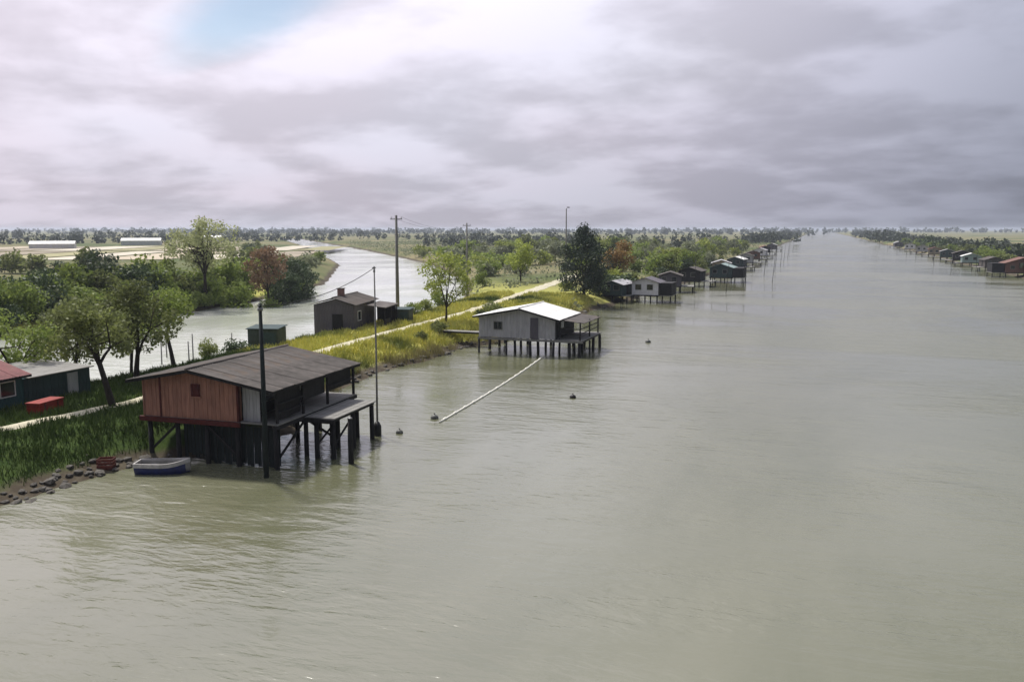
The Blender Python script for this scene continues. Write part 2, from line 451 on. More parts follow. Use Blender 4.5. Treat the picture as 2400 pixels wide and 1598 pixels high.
# ------------------------------------------------------------------ bank stones (pieces of the ground)
def stone_mesh(seed):
    r = random.Random(seed); import bmesh
    bm = bmesh.new(); bmesh.ops.create_icosphere(bm, subdivisions=1, radius=.5)
    for v in bm.verts:
        v.co *= r.uniform(.72, 1.12); v.co.z *= .62; v.co.x *= 1.15
    me = bpy.data.meshes.new('stone'); bm.to_mesh(me); bm.free(); me.materials.append(M_STONE); return me
STONES = [stone_mesh(s) for s in range(6)]
rs = random.Random(11)
def stones(n, y0, y1, smin, smax, bias=1.0):
    for _ in range(n):
        y = y0 + (y1 - y0) * rs.random() ** bias
        x = float(np.interp(y, YB, XB)) + rs.gauss(-.25, .5)
        s = rs.uniform(smin, smax) * (1.5 if rs.random() < .08 else 1)
        z = hz(x, y)
        if z < -.25: continue
        put('stone', STONES[rs.randrange(6)], ground, (x, y, z + s * .1), (rs.uniform(-.3, .3), rs.uniform(-.3, .3), rs.uniform(0, 6.3)), (s, s, s))
stones(150, 20, 36, .22, .55)
stones(110, 43, 84, .25, .6)
stones(30, 84, 130, .4, .8)

# ------------------------------------------------------------------ vegetation
def cards(n_rng, C, size, aspect=.6, droop=0.0):
    """one leaf-shaped rhombus per centre"""
    n = len(C)
    a = n_rng.normal(size=(n, 3)); a[:, 2] -= droop; a /= np.linalg.norm(a, axis=1)[:, None]
    b = n_rng.normal(size=(n, 3)); b -= a * (a * b).sum(1)[:, None]; b /= np.linalg.norm(b, axis=1)[:, None]
    s = (size * n_rng.uniform(.4, 1.75, n))[:, None]
    V = np.stack([C - a * s * .5, C + b * s * aspect * .5, C + a * s * .5, C - b * s * aspect * .5], 1).reshape(-1, 3)
    return V, np.arange(4 * n).reshape(n, 4)

def crown_points(n_rng, clumps, per, spread):
    P = []
    for c, r in clumps:
        m = max(4, int(per * r ** 2))
        q = n_rng.normal(size=(m, 3)); q /= np.linalg.norm(q, axis=1)[:, None]
        q *= (n_rng.random(m) ** .45)[:, None] * r
        q[:, 2] *= spread
        P.append(q + np.array(c))
    return np.concatenate(P)

def tree_meshes(seed, h, trunk_h, cr, n_clump, per, leaf, lm, bark, trunk_r, lean=(0, 0), fork=3, clump_r=(.7, 1.3), top_r=.5, squash=.85, base_frac=0.0, aspect=.6, hollow=.35, droop=0.0):
    """crown of leaf clumps carried by limbs; returns (trunk mesh, crown mesh)"""
    nr = np.random.default_rng(seed); r = random.Random(seed)
    ch = h - trunk_h * (1 - base_frac); cz = h - ch / 2
    cx, cy = lean
    clumps = []
    for _ in range(n_clump):
        while True:
            q = np.array([r.uniform(-1, 1) for _ in range(3)]); L = np.linalg.norm(q)
            if hollow < L < 1: break
        w = 1.0 if q[2] < 0 else 1 - (1 - top_r) * q[2] ** 1.5
        c = (cx + q[0] * cr * w, cy + q[1] * cr * w, cz + q[2] * ch * .46)
        clumps.append((c, r.uniform(*clump_r)))
    C = crown_points(nr, clumps, per, squash)
    V, F = cards(nr, C, leaf, aspect, droop)
    crown = np_mesh('crown', V, F, lm)
    mb = MB()
    top = Vector((cx * .55, cy * .55, trunk_h))
    pth = [Vector((0, 0, -.4)), Vector((cx * .08, cy * .08, .25)), Vector((cx * .3 + r.uniform(-.1, .1), cy * .3, trunk_h * .5)), top]
    mb.tube(pth, [trunk_r * 1.35, trunk_r * 1.05, trunk_r * .85, trunk_r * .7], 8)
    order = sorted(clumps, key=lambda q: -q[1])
    for b in range(fork):
        e = Vector(order[b % len(order)][0]); mid = top.lerp(e, .5) + Vector((r.uniform(-.3, .3), r.uniform(-.3, .3), r.uniform(.1, .5)))
        rr = trunk_r * r.uniform(.42, .6)
        mb.tube([top - Vector((0, 0, .15)), top.lerp(mid, .5) + Vector((r.uniform(-.1, .1), r.uniform(-.1, .1), 0)), mid, e], [rr, rr * .8, rr * .6, rr * .25], 6)
        for _ in range(3):
            e2 = Vector(order[r.randrange(len(order))][0])
            if (e2 - mid).length < cr * 1.3:
                mb.tube([mid, mid.lerp(e2, .5) + Vector((0, 0, r.uniform(0, .3))), e2], [rr * .5, rr * .33, rr * .12], 5)
    return mb.mesh('trunk', bark, smooth=True), crown

def plant(name, label, cat, x, y, meshes, rz=0.0, s=1.0, group=None, z=None, trunk='trunk', crown='crown', sz=None):
    o = thing(name, label, cat, (x, y, (hz(x, y) if z is None else z)), rz, group)
    o.scale = (s * (1 if sz is None else rng.uniform(.8, 1.3)), s * (1 if sz is None else rng.uniform(.8, 1.3)), s * (sz or 1))
    put(trunk, meshes[0], o); put(crown, meshes[1], o)
    return o

# near willows / olives on the dike
t1 = tree_meshes(101, 6.6, 2.6, 2.5, 34, 200, .19, L_OLIVE, M_BARK, .20, lean=(-1.9, .3), fork=4, clump_r=(.5, 1.0))
plant('leaning_tree', 'leaning olive-green tree beside the path at the red hut', 'tree', -38.8, 38.6, t1)
t2 = tree_meshes(102, 6.9, 1.9, 2.9, 44, 200, .19, L_OLIVE, M_BARK, .20, lean=(.3, .2), fork=5, clump_r=(.5, 1.05))
plant('forked_tree', 'olive-green tree with low forked dark trunk behind the red hut', 'tree', -43.9, 45.8, t2)
t3 = tree_meshes(103, 6.3, 2.6, 2.3, 30, 200, .19, L_GREEN, M_BARK, .17, lean=(-1.5, .5), fork=4, clump_r=(.5, 1.0))
plant('slanting_tree', 'green tree with a thin trunk slanting over the second canal shore', 'tree', -46.2, 52.2, t3)
t4 = tree_meshes(104, 6.4, 2.2, 2.6, 38, 200, .19, L_OLIVE, M_BARK, .18, lean=(-.3, .2), fork=4, clump_r=(.5, 1.0))
plant('dike_tree', 'dense olive-green tree standing behind the teal house', 'tree', -48.3, 45.0, t4)
t4b = tree_meshes(114, 6.8, 2.4, 2.9, 40, 170, .19, L_GREEN, M_BARK, .17, lean=(.5, .2), fork=5, clump_r=(.4, 1.0))
plant('shore_tree', 'light green feathery tree at the second canal shore behind the low shed', 'tree', -49.6, 41.2, t4b)
t4c = tree_meshes(115, 6.2, 2.0, 2.8, 38, 170, .19, L_OLIVE, M_BARK, .16, lean=(-.4, .1), fork=5, clump_r=(.4, 1.0))
plant('shore_tree', 'olive tree on the shore close behind the red-roofed teal house', 'tree', -50.0, 36.6, t4c)
t4d = tree_meshes(116, 5.6, 2.2, 2.3, 30, 150, .19, L_GREEN, M_BARK, .13, lean=(.3, .1), fork=5, clump_r=(.4, .9))
plant('shore_tree', 'light green tree on the shore between forked tree and slanting tree', 'tree', -47.4, 49.0, t4d)
t5 = tree_meshes(105, 8.6, 2.0, 3.2, 52, 150, .21, L_YOUNG, M_BARK, .14, lean=(.2, 0), fork=6, clump_r=(.45, .95), top_r=.6)
plant('young_tree', 'yellow-green young tree on the grassy dike beside the grey hut', 'tree', -38.6, 86.0, t5)
# across the second canal
t6 = tree_meshes(106, 14.2, 5.0, 5.9, 72, 52, .32, L_PALE, M_BARK, .30, lean=(.2, 0), fork=8, clump_r=(.7, 1.5), top_r=.75, hollow=.3)
plant('tall_poplar', 'tall airy pale-green tree rising over the far hedge', 'tree', -87.4, 106, t6)
t7 = tree_meshes(107, 11.0, 3.6, 3.3, 44, 80, .32, L_BROWN, M_BARK, .2, fork=5, clump_r=(.7, 1.3), top_r=.7)
plant('russet_tree', 'russet-brown leaved tree in the hedge across the second canal', 'tree', -82.2, 114.5, t7)
t8 = tree_meshes(108, 8.8, 1.4, 3.6, 50, 90, .30, L_DKG, M_BARK, .2, fork=4, clump_r=(.7, 1.4))
plant('dark_tree', 'dark green rounded tree at the tip of the far hedge', 'tree', -83.5, 124, t8)
plant('dark_tree', 'lower dark green tree between the russet tree and the hedge tip', 'tree', -82.6, 119.5, t8, 130, .82)
plant('dark_tree', 'dark green tree set back on the outer shore past the hedge tip', 'tree', -89.5, 133, t8, 220, .95)
t9 = tree_meshes(109, 11.4, 1.5, 4.5, 150, 95, .26, L_DARK, M_BARK, .26, fork=7, clump_r=(.55, 1.25), top_r=.06, base_frac=.93, hollow=.1)
plant('evergreen_tree', 'broad dark evergreen tree on the bank behind the white-roofed hut', 'tree', -34.4, 129.4, t9)
t10 = tree_meshes(110, 8.0, 2.2, 3.2, 42, 60, .36, L_AMBER, M_BARK, .2, fork=4, clump_r=(.8, 1.4))
plant('amber_tree', 'amber-orange leaved tree behind the broad dark evergreen', 'tree', -37.5, 168, t10)
t11 = tree_meshes(111, 8.6, 2.0, 2.8, 40, 60, .34, L_YOUNG, M_BARK, .18, fork=4, clump_r=(.8, 1.4))
plant('bright_tree', 'bright green tree beyond the pale path end', 'tree', -55.5, 160, t11)

# bush prototypes (sub-metre stems, leaf clumps down to the ground)
def bush_meshes(seed, h, r, lm, n=20, per=130, leaf=.25, cl=(.4, 1.25)):
    return tree_meshes(seed, h, h * .32, r, n, per, leaf, lm, M_BARK, .07, fork=5, clump_r=cl, base_frac=.85, hollow=.1, top_r=.7)
KINDS = [('green_bush', 'mid-green rounded bush', L_GREEN, 201), ('olive_bush', 'dull olive bush', L_OLIVE, 202), ('dark_bush', 'dark green dense bush', L_DKG, 203),
         ('pale_bush', 'grey-green feathery bush', L_GREY, 204), ('bright_bush', 'yellow-green young bush', L_YOUNG, 205)]
BUSH = {k: [bush_meshes(sd + 20 * v, 3.0, 1.7, lm) for v in range(3)] for k, _, lm, sd in KINDS}
LBL = {k: l for k, l, _, _ in KINDS}
FARB = {k: [bush_meshes(sd + 7 + 20 * v, 3.4, 2.1, lm, 16, 40, .46, (.5, 1.5)) for v in range(3)] for k, _, lm, sd in KINDS}
def bush(kind, x, y, s, where, group, far=False, sz=None):
    return plant(kind, LBL[kind] + ' ' + where, 'bush', x, y, (FARB if far else BUSH)[kind][rng.randrange(3)], rng.uniform(0, 360), s, group + ', ' + kind.replace('_', ' '), sz=sz or rng.uniform(.75, 1.25), trunk='stem', crown='foliage')

# hedge on the far side of the second canal
hr = random.Random(21)
y = 46.0
while y < 128:
    for row in range(3):
        xx = -86.9 - row * 3.0 + hr.uniform(-1, .6) + (max(0, y - 108) * .18)
        if land(xx, y) < .8: continue
        kk = hr.choice(['green_bush', 'green_bush', 'olive_bush', 'dark_bush', 'green_bush'])
        bush(kk, xx, y + hr.uniform(-.8, .8), hr.uniform(1.0, 1.5) * (.95, 1.12, 1.3)[row], 'in the hedge across the second canal', 'hedge across the second canal')
    y += 2.6
for xx, yy, s_ in ((-80.6, 112.5, 1.0), (-81.4, 116.2, 1.2), (-82.4, 121, 1.15), (-84, 126.5, 1.3), (-86.5, 129.5, 1.2), (-84.6, 110.5, 1.25), (-88, 125, 1.5)):
    bush(hr.choice(['green_bush', 'dark_bush']), xx, yy, s_, 'in the hedge across the second canal', 'hedge across the second canal')
# hedge and scrub further back on that side
for _ in range(16):
    xx, yy = hr.uniform(-135, -97), hr.uniform(66, 150)
    if land(xx, yy) > 1.2: bush(hr.choice(['green_bush', 'olive_bush', 'pale_bush', 'dark_bush']), xx, yy, hr.uniform(.6, 1.15), 'scattered in the scrub behind the hedge', 'scrub behind the hedge', far=True)
for q in range(15):
    bush(hr.choice(['dark_bush', 'olive_bush']), -232 + q * 5.4 + hr.uniform(-1, 1), 140 + q * 1.1 + hr.uniform(-2, 2), hr.uniform(.8, 1.4), 'in the row between pond and fields', 'row between pond and fields', far=True)
# along the branch of the second canal
for a, b in ((.0, 1.0),):
    for q in range(26):
        t = q / 25; xx = -92 - 178 * t + hr.uniform(-4, 2) - 14; yy = 150 + 235 * t + hr.uniform(-5, 5)
        if land(xx, yy) > .8: bush(hr.choice(['dark_bush', 'pale_bush', 'olive_bush']), xx, yy, hr.uniform(.7, 1.2), 'on the outer shore of the branching canal', 'outer shore of the branching canal', far=True)
# land between canal and branch
cnt = 0
for _ in range(1500):
    yy = 112 + 330 * hr.random() ** 1.25; xx = hr.uniform(-150, -30)
    if land(xx, yy) < 2.0 or abs(xx - path_x(min(yy, 190))) < 2.6 + yy * .006 and yy < 200: continue
    if -46 < xx < -31 and 118 < yy < 134: continue
    kk = hr.choice(['green_bush', 'pale_bush', 'pale_bush', 'olive_bush', 'bright_bush', 'green_bush'])
    s = hr.uniform(.55, 1.25) * (1.0 + .0016 * yy)
    if xx > path_x(min(yy, 190)) and yy < 165: s *= .6
    bush(kk, xx, yy, s, 'in the scrub between the two canals', 'scrub between the two canals', far=yy > 150, sz=hr.uniform(.8, 1.15))
    cnt += 1
    if cnt >= 170: break
def scrub():
    nr = np.random.default_rng(77); n = 130000
    yy = 118 + 520 * nr.random(n) ** 1.2; xx = nr.uniform(-330, -30, n)
    patch = np.sin(xx * .13 + 1.3) * np.sin(yy * .09) + np.sin(xx * .31 - yy * .22) * .6 + nr.normal(size=n) * .35
    ok = (land(xx, yy) > 1.2) & (patch > .35) & ~((np.abs(xx - path_x(np.minimum(yy, 190))) < 2.5) & (yy < 195)) & (xx > np.interp(yy, [118, 170, 262, 447, 700], [-70, -86, -140, -272, -460]))
    xx, yy, patch = xx[ok], yy[ok], patch[ok]
    z = height(xx, yy) + nr.random(len(xx)) ** 1.6 * (.5 + 1.5 * np.clip(patch, 0, 1.3)) * np.clip((yy - 100) / 90, .35, 1.3)
    V, F = cards(nr, np.stack([xx, yy, z], 1), .55, .7)
    V2 = V.copy(); o = struct(put('scrub', np_mesh('scrub', V2, F, L_GREY)), 'stuff'); o['label'] = 'low grey-green scrub covering the land between the canals'; o['category'] = 'scrub'
scrub()
# low bushes and reeds on the dike and along the canal edge
for xx, yy, kk, s in ((-36.6, 46.5, 'dark_bush', .5), (-37.2, 50, 'dark_bush', .42), (-46.8, 57, 'olive_bush', .5), (-47.3, 61, 'dark_bush', .55),
                      (-42.8, 58, 'dark_bush', .36), (-36.3, 75, 'olive_bush', .38), (-36.7, 80, 'olive_bush', .5), (-35.9, 90, 'dark_bush', .45), (-36.8, 96, 'olive_bush', .6),
                      (-45.6, 92, 'green_bush', .5), (-46.5, 97, 'bright_bush', .6), (-47, 103, 'green_bush', .7)):
    bush(kk, xx, yy, s, 'low on the grassy dike', 'low bushes on the dike')
for q in range(16):
    yy = 133 + q * 9 + hr.uniform(-3, 3); xx = float(np.interp(yy, YB, XB)) - hr.uniform(2.2, 4.5)
    bush(hr.choice(['dark_bush', 'olive_bush', 'dark_bush']), xx, yy, hr.uniform(.6, 1.0), 'along the canal bank behind the far huts', 'canal bank behind the far huts', far=True)
for q in range(46):
    yy = 205 + 420 * (q / 46) ** 1.3 + hr.uniform(-4, 4); xx = 51.5 + hr.uniform(0, 7)
    bush(hr.choice(['dark_bush', 'olive_bush', 'dark_bush', 'green_bush']), xx, yy, hr.uniform(.8, 1.5), 'on the opposite canal bank', 'opposite canal bank', far=True)

# far woods: one mass each
def belt(seed, pts, h, depth, n, leaf, label):
    nr = np.random.default_rng(seed); P = []
    pts = np.array(pts, float); seg = np.hypot(*np.diff(pts, axis=0).T); cum = np.r_[0, np.cumsum(seg)]
    nt = int(cum[-1] / (h * .32))
    for q in range(nt):
        s = nr.random() * cum[-1]; x = np.interp(s, cum, pts[:, 0]) + nr.normal() * depth; y = np.interp(s, cum, pts[:, 1]) + nr.normal() * depth
        hh = h * nr.uniform(.35, 1.0) ** .8 * nr.uniform(.8, 1.2); m = max(12, int(n * .8 * (hh / h) ** 1.5))
        u = nr.normal(size=(m, 3)); u /= np.linalg.norm(u, axis=1)[:, None]; u *= (nr.random(m) ** .4)[:, None]
        P.append(np.stack([x + u[:, 0] * hh * .5, y + u[:, 1] * hh * .5, 1.5 + hh * .52 + u[:, 2] * hh * .5], 1))
    V, F = cards(nr, np.concatenate(P), leaf, .8)
    o = struct(put('far_wood', np_mesh('far_wood', V, F, L_FAR)), 'stuff'); o['label'] = label; o['category'] = 'wood'
    return o
belt(301, [(-560, 380), (-470, 560), (-430, 700)], 7, 10, 60, 1.5, 'thin wood beyond the strip fields')
belt(302, [(-900, 500), (-700, 800), (-640, 1150)], 9, 25, 50, 2.0, 'distant wood behind the white greenhouses')
belt(303, [(-240, 520), (-160, 470), (-60, 460)], 6, 14, 60, 1.4, 'scrubby wood across the land between the canals')
belt(304, [(-420, 800), (-230, 720), (-40, 690)], 8, 25, 50, 1.8, 'far wood closing the land between the canals')
belt(305, [(-1900, 1100), (-1300, 1700), (-400, 1750), (-45, 1600)], 12, 50, 40, 3.2, 'blue-grey far wood along the horizon')
belt(306, [(-2600, 2300), (-900, 2900), (900, 2900), (2000, 1900)], 16, 90, 34, 5.0, 'faintest wood line on the horizon')
belt(307, [(60, 240), (68, 420), (70, 760)], 6, 5, 70, 1.3, 'long wood behind the huts of the opposite bank')
belt(308, [(62, 760), (64, 1100), (66, 1700)], 8, 7, 50, 2.2, 'far end of the wood on the opposite bank')
belt(309, [(-46, 640), (-44, 1000), (-44, 1600)], 7, 7, 50, 2.0, 'far trees lining the hut side of the canal')
belt(310, [(110, 300), (180, 620), (330, 1100)], 8, 22, 50, 2.0, 'loose wood behind the opposite bank')

# grass on the dike
def grass():
    global L_GRASS
    m = bpy.data.materials.new('grass_blades'); m.use_nodes = True
    t = NT(m.node_tree); b = t.n['Principled BSDF']; g = t.new('ShaderNodeNewGeometry')
    x, y, z = t.sep(g.outputs['Position'])
    n1 = t.noise(g.outputs['Position'], .08, 5, .6); ri = g.outputs['Random Per Island']
    lush = t.mix(ri, (.05, .09, .018), (.12, .165, .04)); dry = t.mix(ri, (.70, .63, .19), (.46, .49, .12))  # dry blades carry the mid-dike sunlight in their bright colour too
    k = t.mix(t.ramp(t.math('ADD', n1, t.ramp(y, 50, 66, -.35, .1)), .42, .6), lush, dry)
    t.put(b.inputs['Base Color'], k); b.inputs['Roughness'].default_value = .7; b.inputs['Specular IOR Level'].default_value = .2
    nr = np.random.default_rng(5); N = 290000
    yy = 14 + 116 * nr.random(N) ** 1.25; xx = nr.uniform(-50, -33, N)
    h = height(xx, yy); tuft = np.sin(xx * 2.1 + 1) * np.sin(yy * 1.7) + nr.normal(size=N) * .6
    ok = (h > .28 + nr.random(N) * .35) & (np.abs(xx - path_x(yy)) > .55 + .008 * np.maximum(0, yy - 50) + nr.random(N) * .3) & (tuft > -.7)
    xx, yy, h, tuft = xx[ok], yy[ok], h[ok], tuft[ok]; N = len(xx)
    L = nr.uniform(.10, .32, N) * (1 + .35 * np.clip(tuft, 0, 1.5)) * (1 + yy / 160); a = nr.uniform(0, 6.283, N); w = .007 + L * .045 * (1 + yy / 45)
    ln = nr.normal(size=(N, 2)) * (L * .35)[:, None]
    A = np.stack([xx - np.cos(a) * w, yy - np.sin(a) * w, h - .03], 1); B = np.stack([xx + np.cos(a) * w, yy + np.sin(a) * w, h - .03], 1)
    C = np.stack([xx + ln[:, 0], yy + ln[:, 1], h + L], 1)
    V = np.stack([A, B, C], 1).reshape(-1, 3)
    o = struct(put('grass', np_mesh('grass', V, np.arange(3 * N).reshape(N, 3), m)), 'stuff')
    o['label'] = 'rough grass covering the dike and its bank'; o['category'] = 'grass'
grass()

# reed clumps at the waterline
M_REED = leaf_mat('reed_leaf', (.17, .15, .06), (.25, .22, .10), trans=.3)
def reed_mesh(seed):
    nr = np.random.default_rng(seed); N = 90
    c = nr.normal(size=(N, 2)) * .35; L = nr.uniform(.6, 1.5, N); ln = nr.normal(size=(N, 2)) * .22; w = .02
    a = nr.uniform(0, 6.28, N)
    A = np.stack([c[:, 0] - np.cos(a) * w, c[:, 1] - np.sin(a) * w, np.full(N, -.3)], 1); B = np.stack([c[:, 0] + np.cos(a) * w, c[:, 1] + np.sin(a) * w, np.full(N, -.3)], 1)
    C = np.stack([c[:, 0] + ln[:, 0], c[:, 1] + ln[:, 1], L], 1)
    return np_mesh('reed_clump', np.stack([A, B, C], 1).reshape(-1, 3), np.arange(3 * N).reshape(N, 3), M_REED)
REEDS = [reed_mesh(s) for s in (1, 2, 3)]
for q in range(40):
    yy = hr.uniform(50, 84) if q < 26 else hr.uniform(84, 128); xx = float(np.interp(yy, YB, XB)) + hr.gauss(-.9, .35)
    tag(put('reed_clump', REEDS[q % 3], None, (xx, yy, hz(xx, yy)), (0, 0, hr.uniform(0, 6)), (1, 1, hr.uniform(.6, 1))), 'dry straw-coloured reed clump at the dike waterline', 'reeds', 'reed clumps along the dike waterline')

# ------------------------------------------------------------------ building helpers
def corr_sheet(Wd, L, m, waves=6, amp=.018, t=.012, name='roof_sheet'):
    """corrugated sheet: ribs run along local Y, width along X, origin at its upper middle end, hanging down -Y"""
    mb = MB(); n = waves * 4; vs = []
    for q in range(n + 1):
        x = -Wd / 2 + Wd * q / n; z = amp * math.sin(2 * math.pi * waves * q / n)
        vs += [(x, 0, z), (x, -L, z), (x, 0, z - t), (x, -L, z - t)]
    fs = []
    for q in range(n):
        a, b = q * 4, q * 4 + 4
        fs += [(a, a + 1, b + 1, b), (a + 2, b + 2, b + 3, a + 3), (a + 1, a + 3, b + 3, b + 1), (a, b, b + 2, a + 2)]
    mb.add(vs, fs); return mb.mesh(name, m)

def roof_sheets(parent, y0, y1, ridge_x, ridge_z, eave_x, eave_z, m, wd=1.0, seed=0):
    """one side of a gable roof whose ridge runs along local Y, as separate corrugated sheets"""
    r = random.Random(seed); L = math.hypot(eave_x - ridge_x, ridge_z - eave_z); n = max(1, round((y1 - y0) / wd)); w = (y1 - y0) / n
    me = corr_sheet(w + .06, L, m, waves=max(3, int(round(w / .17))))
    side = 1 if eave_x > ridge_x else -1
    slope = math.atan2(ridge_z - eave_z, abs(eave_x - ridge_x))
    for q in range(n):
        yc = y0 + w * (q + .5)
        # local -Y of the sheet -> down the slope
        M = Matrix(((0, -side * math.cos(slope), side * math.sin(slope)), (side, 0, 0), (0, math.sin(slope), math.cos(slope)))).to_4x4()
        o = bpy.data.objects.new('roof_sheet', me); col.objects.link(o); o.parent = parent
        o.matrix_local = Matrix.Translation((ridge_x, yc, ridge_z + (q % 2) * .014 + r.uniform(0, .006))) @ M

def plank_run(parent, name, m, x0, x1, wd, place, gap=.012, seed=0, mesh=None):
    """row of planks between x0 and x1; place(xc, w, k) -> (x0,x1,y0,y1,z0,z1)"""
    n = max(1, round((x1 - x0) / wd)); w = (x1 - x0) / n; r = random.Random(seed); cache = {}
    for k in range(n):
        b = place(x0 + w * (k + .5), w - gap, k)
        dims = tuple(round(b[i + 1] - b[i], 3) for i in (0, 2, 4))
        if dims not in cache: cache[dims] = MB().box(-dims[0] / 2, dims[0] / 2, -dims[1] / 2, dims[1] / 2, -dims[2] / 2, dims[2] / 2).mesh(name, m)
        put(name, cache[dims], parent, ((b[0] + b[1]) / 2, (b[2] + b[3]) / 2, (b[4] + b[5]) / 2))

def gable_body(x0, x1, y0, y1, z0, xr, ze_l, zr, ze_r, m, name, parent):
    """solid pentagon room under a gable; ridge at xr"""
    mb = MB(); f = [(x0, z0), (x1, z0), (x1, ze_r), (xr, zr), (x0, ze_l)]
    vs = [(x, y0, z) for x, z in f] + [(x, y1, z) for x, z in f]
    mb.add(vs, [(0, 1, 2, 3, 4), (9, 8, 7, 6, 5)] + [(i, i + 5, (i + 1) % 5 + 5, (i + 1) % 5) for i in range(5)])
    return mb.build(name, m, parent)

def stilt(parent, x, y, z1, r=.11, z0=-1.6, m=None, lean=0.0):
    return MB().tube([(x + lean, y, z0), (x + lean * .3, y, (z0 + z1) / 2), (x, y, z1)], [r * 1.08, r, r * .94], 8).build('stilt', m or M_DARKW, parent, smooth=True)

def window_front(parent, x0, x1, z0, z1, y, frame_m, pane_m=None, nx=1):
    """window on a wall facing -Y at depth y"""
    w = MB(); t = .06
    w.box(x0 - t, x1 + t, y - .05, y - .002, z0 - t, z0); w.box(x0 - t, x1 + t, y - .05, y - .002, z1, z1 + t)
    w.box(x0 - t, x0, y - .05, y - .002, z0, z1); w.box(x1, x1 + t, y - .05, y - .002, z0, z1)
    for k in range(1, nx):
        xm = x0 + (x1 - x0) * k / nx; w.box(xm - .02, xm + .02, y - .045, y - .004, z0, z1)
    o = w.build('window', frame_m, parent)
    MB().box(x0, x1, y - .02, y - .003, z0, z1).build('pane', pane_m or M_GLASS, o)
    return o
def window_side(parent, y0, y1, z0, z1, x, frame_m, pane_m=None):
    w = MB(); t = .06
    w.box(x + .002, x + .05, y0 - t, y1 + t, z0 - t, z0); w.box(x + .002, x + .05, y0 - t, y1 + t, z1, z1 + t)
    w.box(x + .002, x + .05, y0 - t, y0, z0, z1); w.box(x + .002, x + .05, y1, y1 + t, z0, z1)
    o = w.build('window', frame_m, parent)
    MB().box(x + .003, x + .02, y0, y1, z0, z1).build('pane', pane_m or M_GLASS, o)
    return o

# ------------------------------------------------------------------ red fishing hut (near)
H = thing('fishing_hut', 'red-brown stilt fishing hut with low brown roof and dark veranda on the near bank', 'hut', (-29.6, 35.0, 0), 3)
FZ = 2.35
gable_body(-3.3, 2.35, .03, 8.2, FZ, -.2, 4.32, 4.86, 4.42, M_RED, 'wall', H)
def red_gable(x): return 4.32 + (x + 3.3) / 3.1 * .54 if x < -.2 else 4.86 - (x + .2) / 2.55 * .44
nb = 22
for q in range(nb):
    a = -3.3 + 5.65 * q / nb; b = -3.3 + 5.65 * (q + 1) / nb - .012
    za, zb = red_gable(a) - .015, red_gable(b) - .015
    yo = -.002 - .008 * ((q * 7) % 3) / 2
    MB().add([(a, yo - .02, FZ), (b, yo - .02, FZ), (b, yo - .02, zb), (a, yo - .02, za), (a, .028, FZ), (b, .028, FZ), (b, .028, zb), (a, .028, za)],
             [(0, 1, 2, 3), (7, 6, 5, 4), (0, 4, 5, 1), (1, 5, 6, 2), (2, 6, 7, 3), (3, 7, 4, 0)]).build('board', M_RED, H)
MB().box(-2.32, -2.22, -.06, -.034, FZ, 4.44).build('corner_batten', M_REDD, H)
MB().box(-3.36, -3.28, -.06, .1, FZ, 4.3).build('corner_trim', M_RED, H)
MB().box(2.30, 2.40, -.06, .1, FZ, 4.42).build('corner_trim', M_REDD, H)
sw = MB().box(-.36, .16, -.085, -.035, 3.52, 4.16).build('shutter', M_REDD, H)
for kx in (-.30, .06): MB().box(kx, kx + .05, -.10, -.086, 3.56, 4.12).build('batten', M_REDD, sw)
MB().box(-.42, .22, -.095, -.035, 3.46, 3.515).build('sill', M_RED, H)
# roof
roof_sheets(H, -.55, 8.9, -.2, 4.98, -4.0, 4.27, M_ROOFB, 1.05, 1)
roof_sheets(H, -.55, 8.9, -.2, 4.98, 4.75, 4.12, M_ROOFB, 1.05, 2)
MB().tube([(-.2, -.6, 4.985), (-.2, 8.95, 4.985)], .09, 8).build('ridge_cap', M_ROOFB, H, smooth=True)
for sgn, ex, ez in ((-1, -4.0, 4.27), (1, 4.75, 4.12)):
    MB().beam((-.2, -.52, 4.88), (ex, -.52, ez - .09), .05, .15).build('barge_board', M_DARKW, H)
    MB().beam((ex * .985, -.5, ez - .10), (ex * .985, 8.85, ez - .10), .08, .12).build('eave_beam', M_DARKW, H)
# grey side screen and veranda
for q in range(5):
    a = 2.44 + q * .2
    MB().box(a, a + .188, .28, .305, FZ, 4.2).build('screen_board', M_GREYP, H)
MB().box(2.36, 2.42, .3, 8.1, FZ + .02, 4.25).build('veranda_wall', M_DARKW, H)
wd = window_side(H, 2.0, 3.3, 3.0, 3.9, 2.42, M_GREYW)
window_side(H, 5.2, 6.4, 3.0, 3.9, 2.42, M_GREYW)
for yv in (.1, 2.6, 5.2, 8.3):
    MB().box(4.42, 4.54, yv, yv + .12, FZ, 4.03).build('veranda_post', M_DARKW, H)
for z_ in (2.85, 3.3):
    MB().beam((4.48, .2, z_), (4.48, 2.6, z_), .06, .08).build('rail', M_DARKW, H)
MB().beam((4.48, 5.3, 3.3), (4.48, 8.4, 3.3), .06, .08).build('rail', M_DARKW, H)
# dark panels added to paint the shade inside the open veranda
for k_, (a, b) in enumerate(((.25, 2.55), (2.75, 5.15), (5.35, 8.25))):
    MB().box(4.36, 4.375, a, b, 3.02 if k_ else 2.5, 4.0).build('shade_panel', M_DARKW, H)
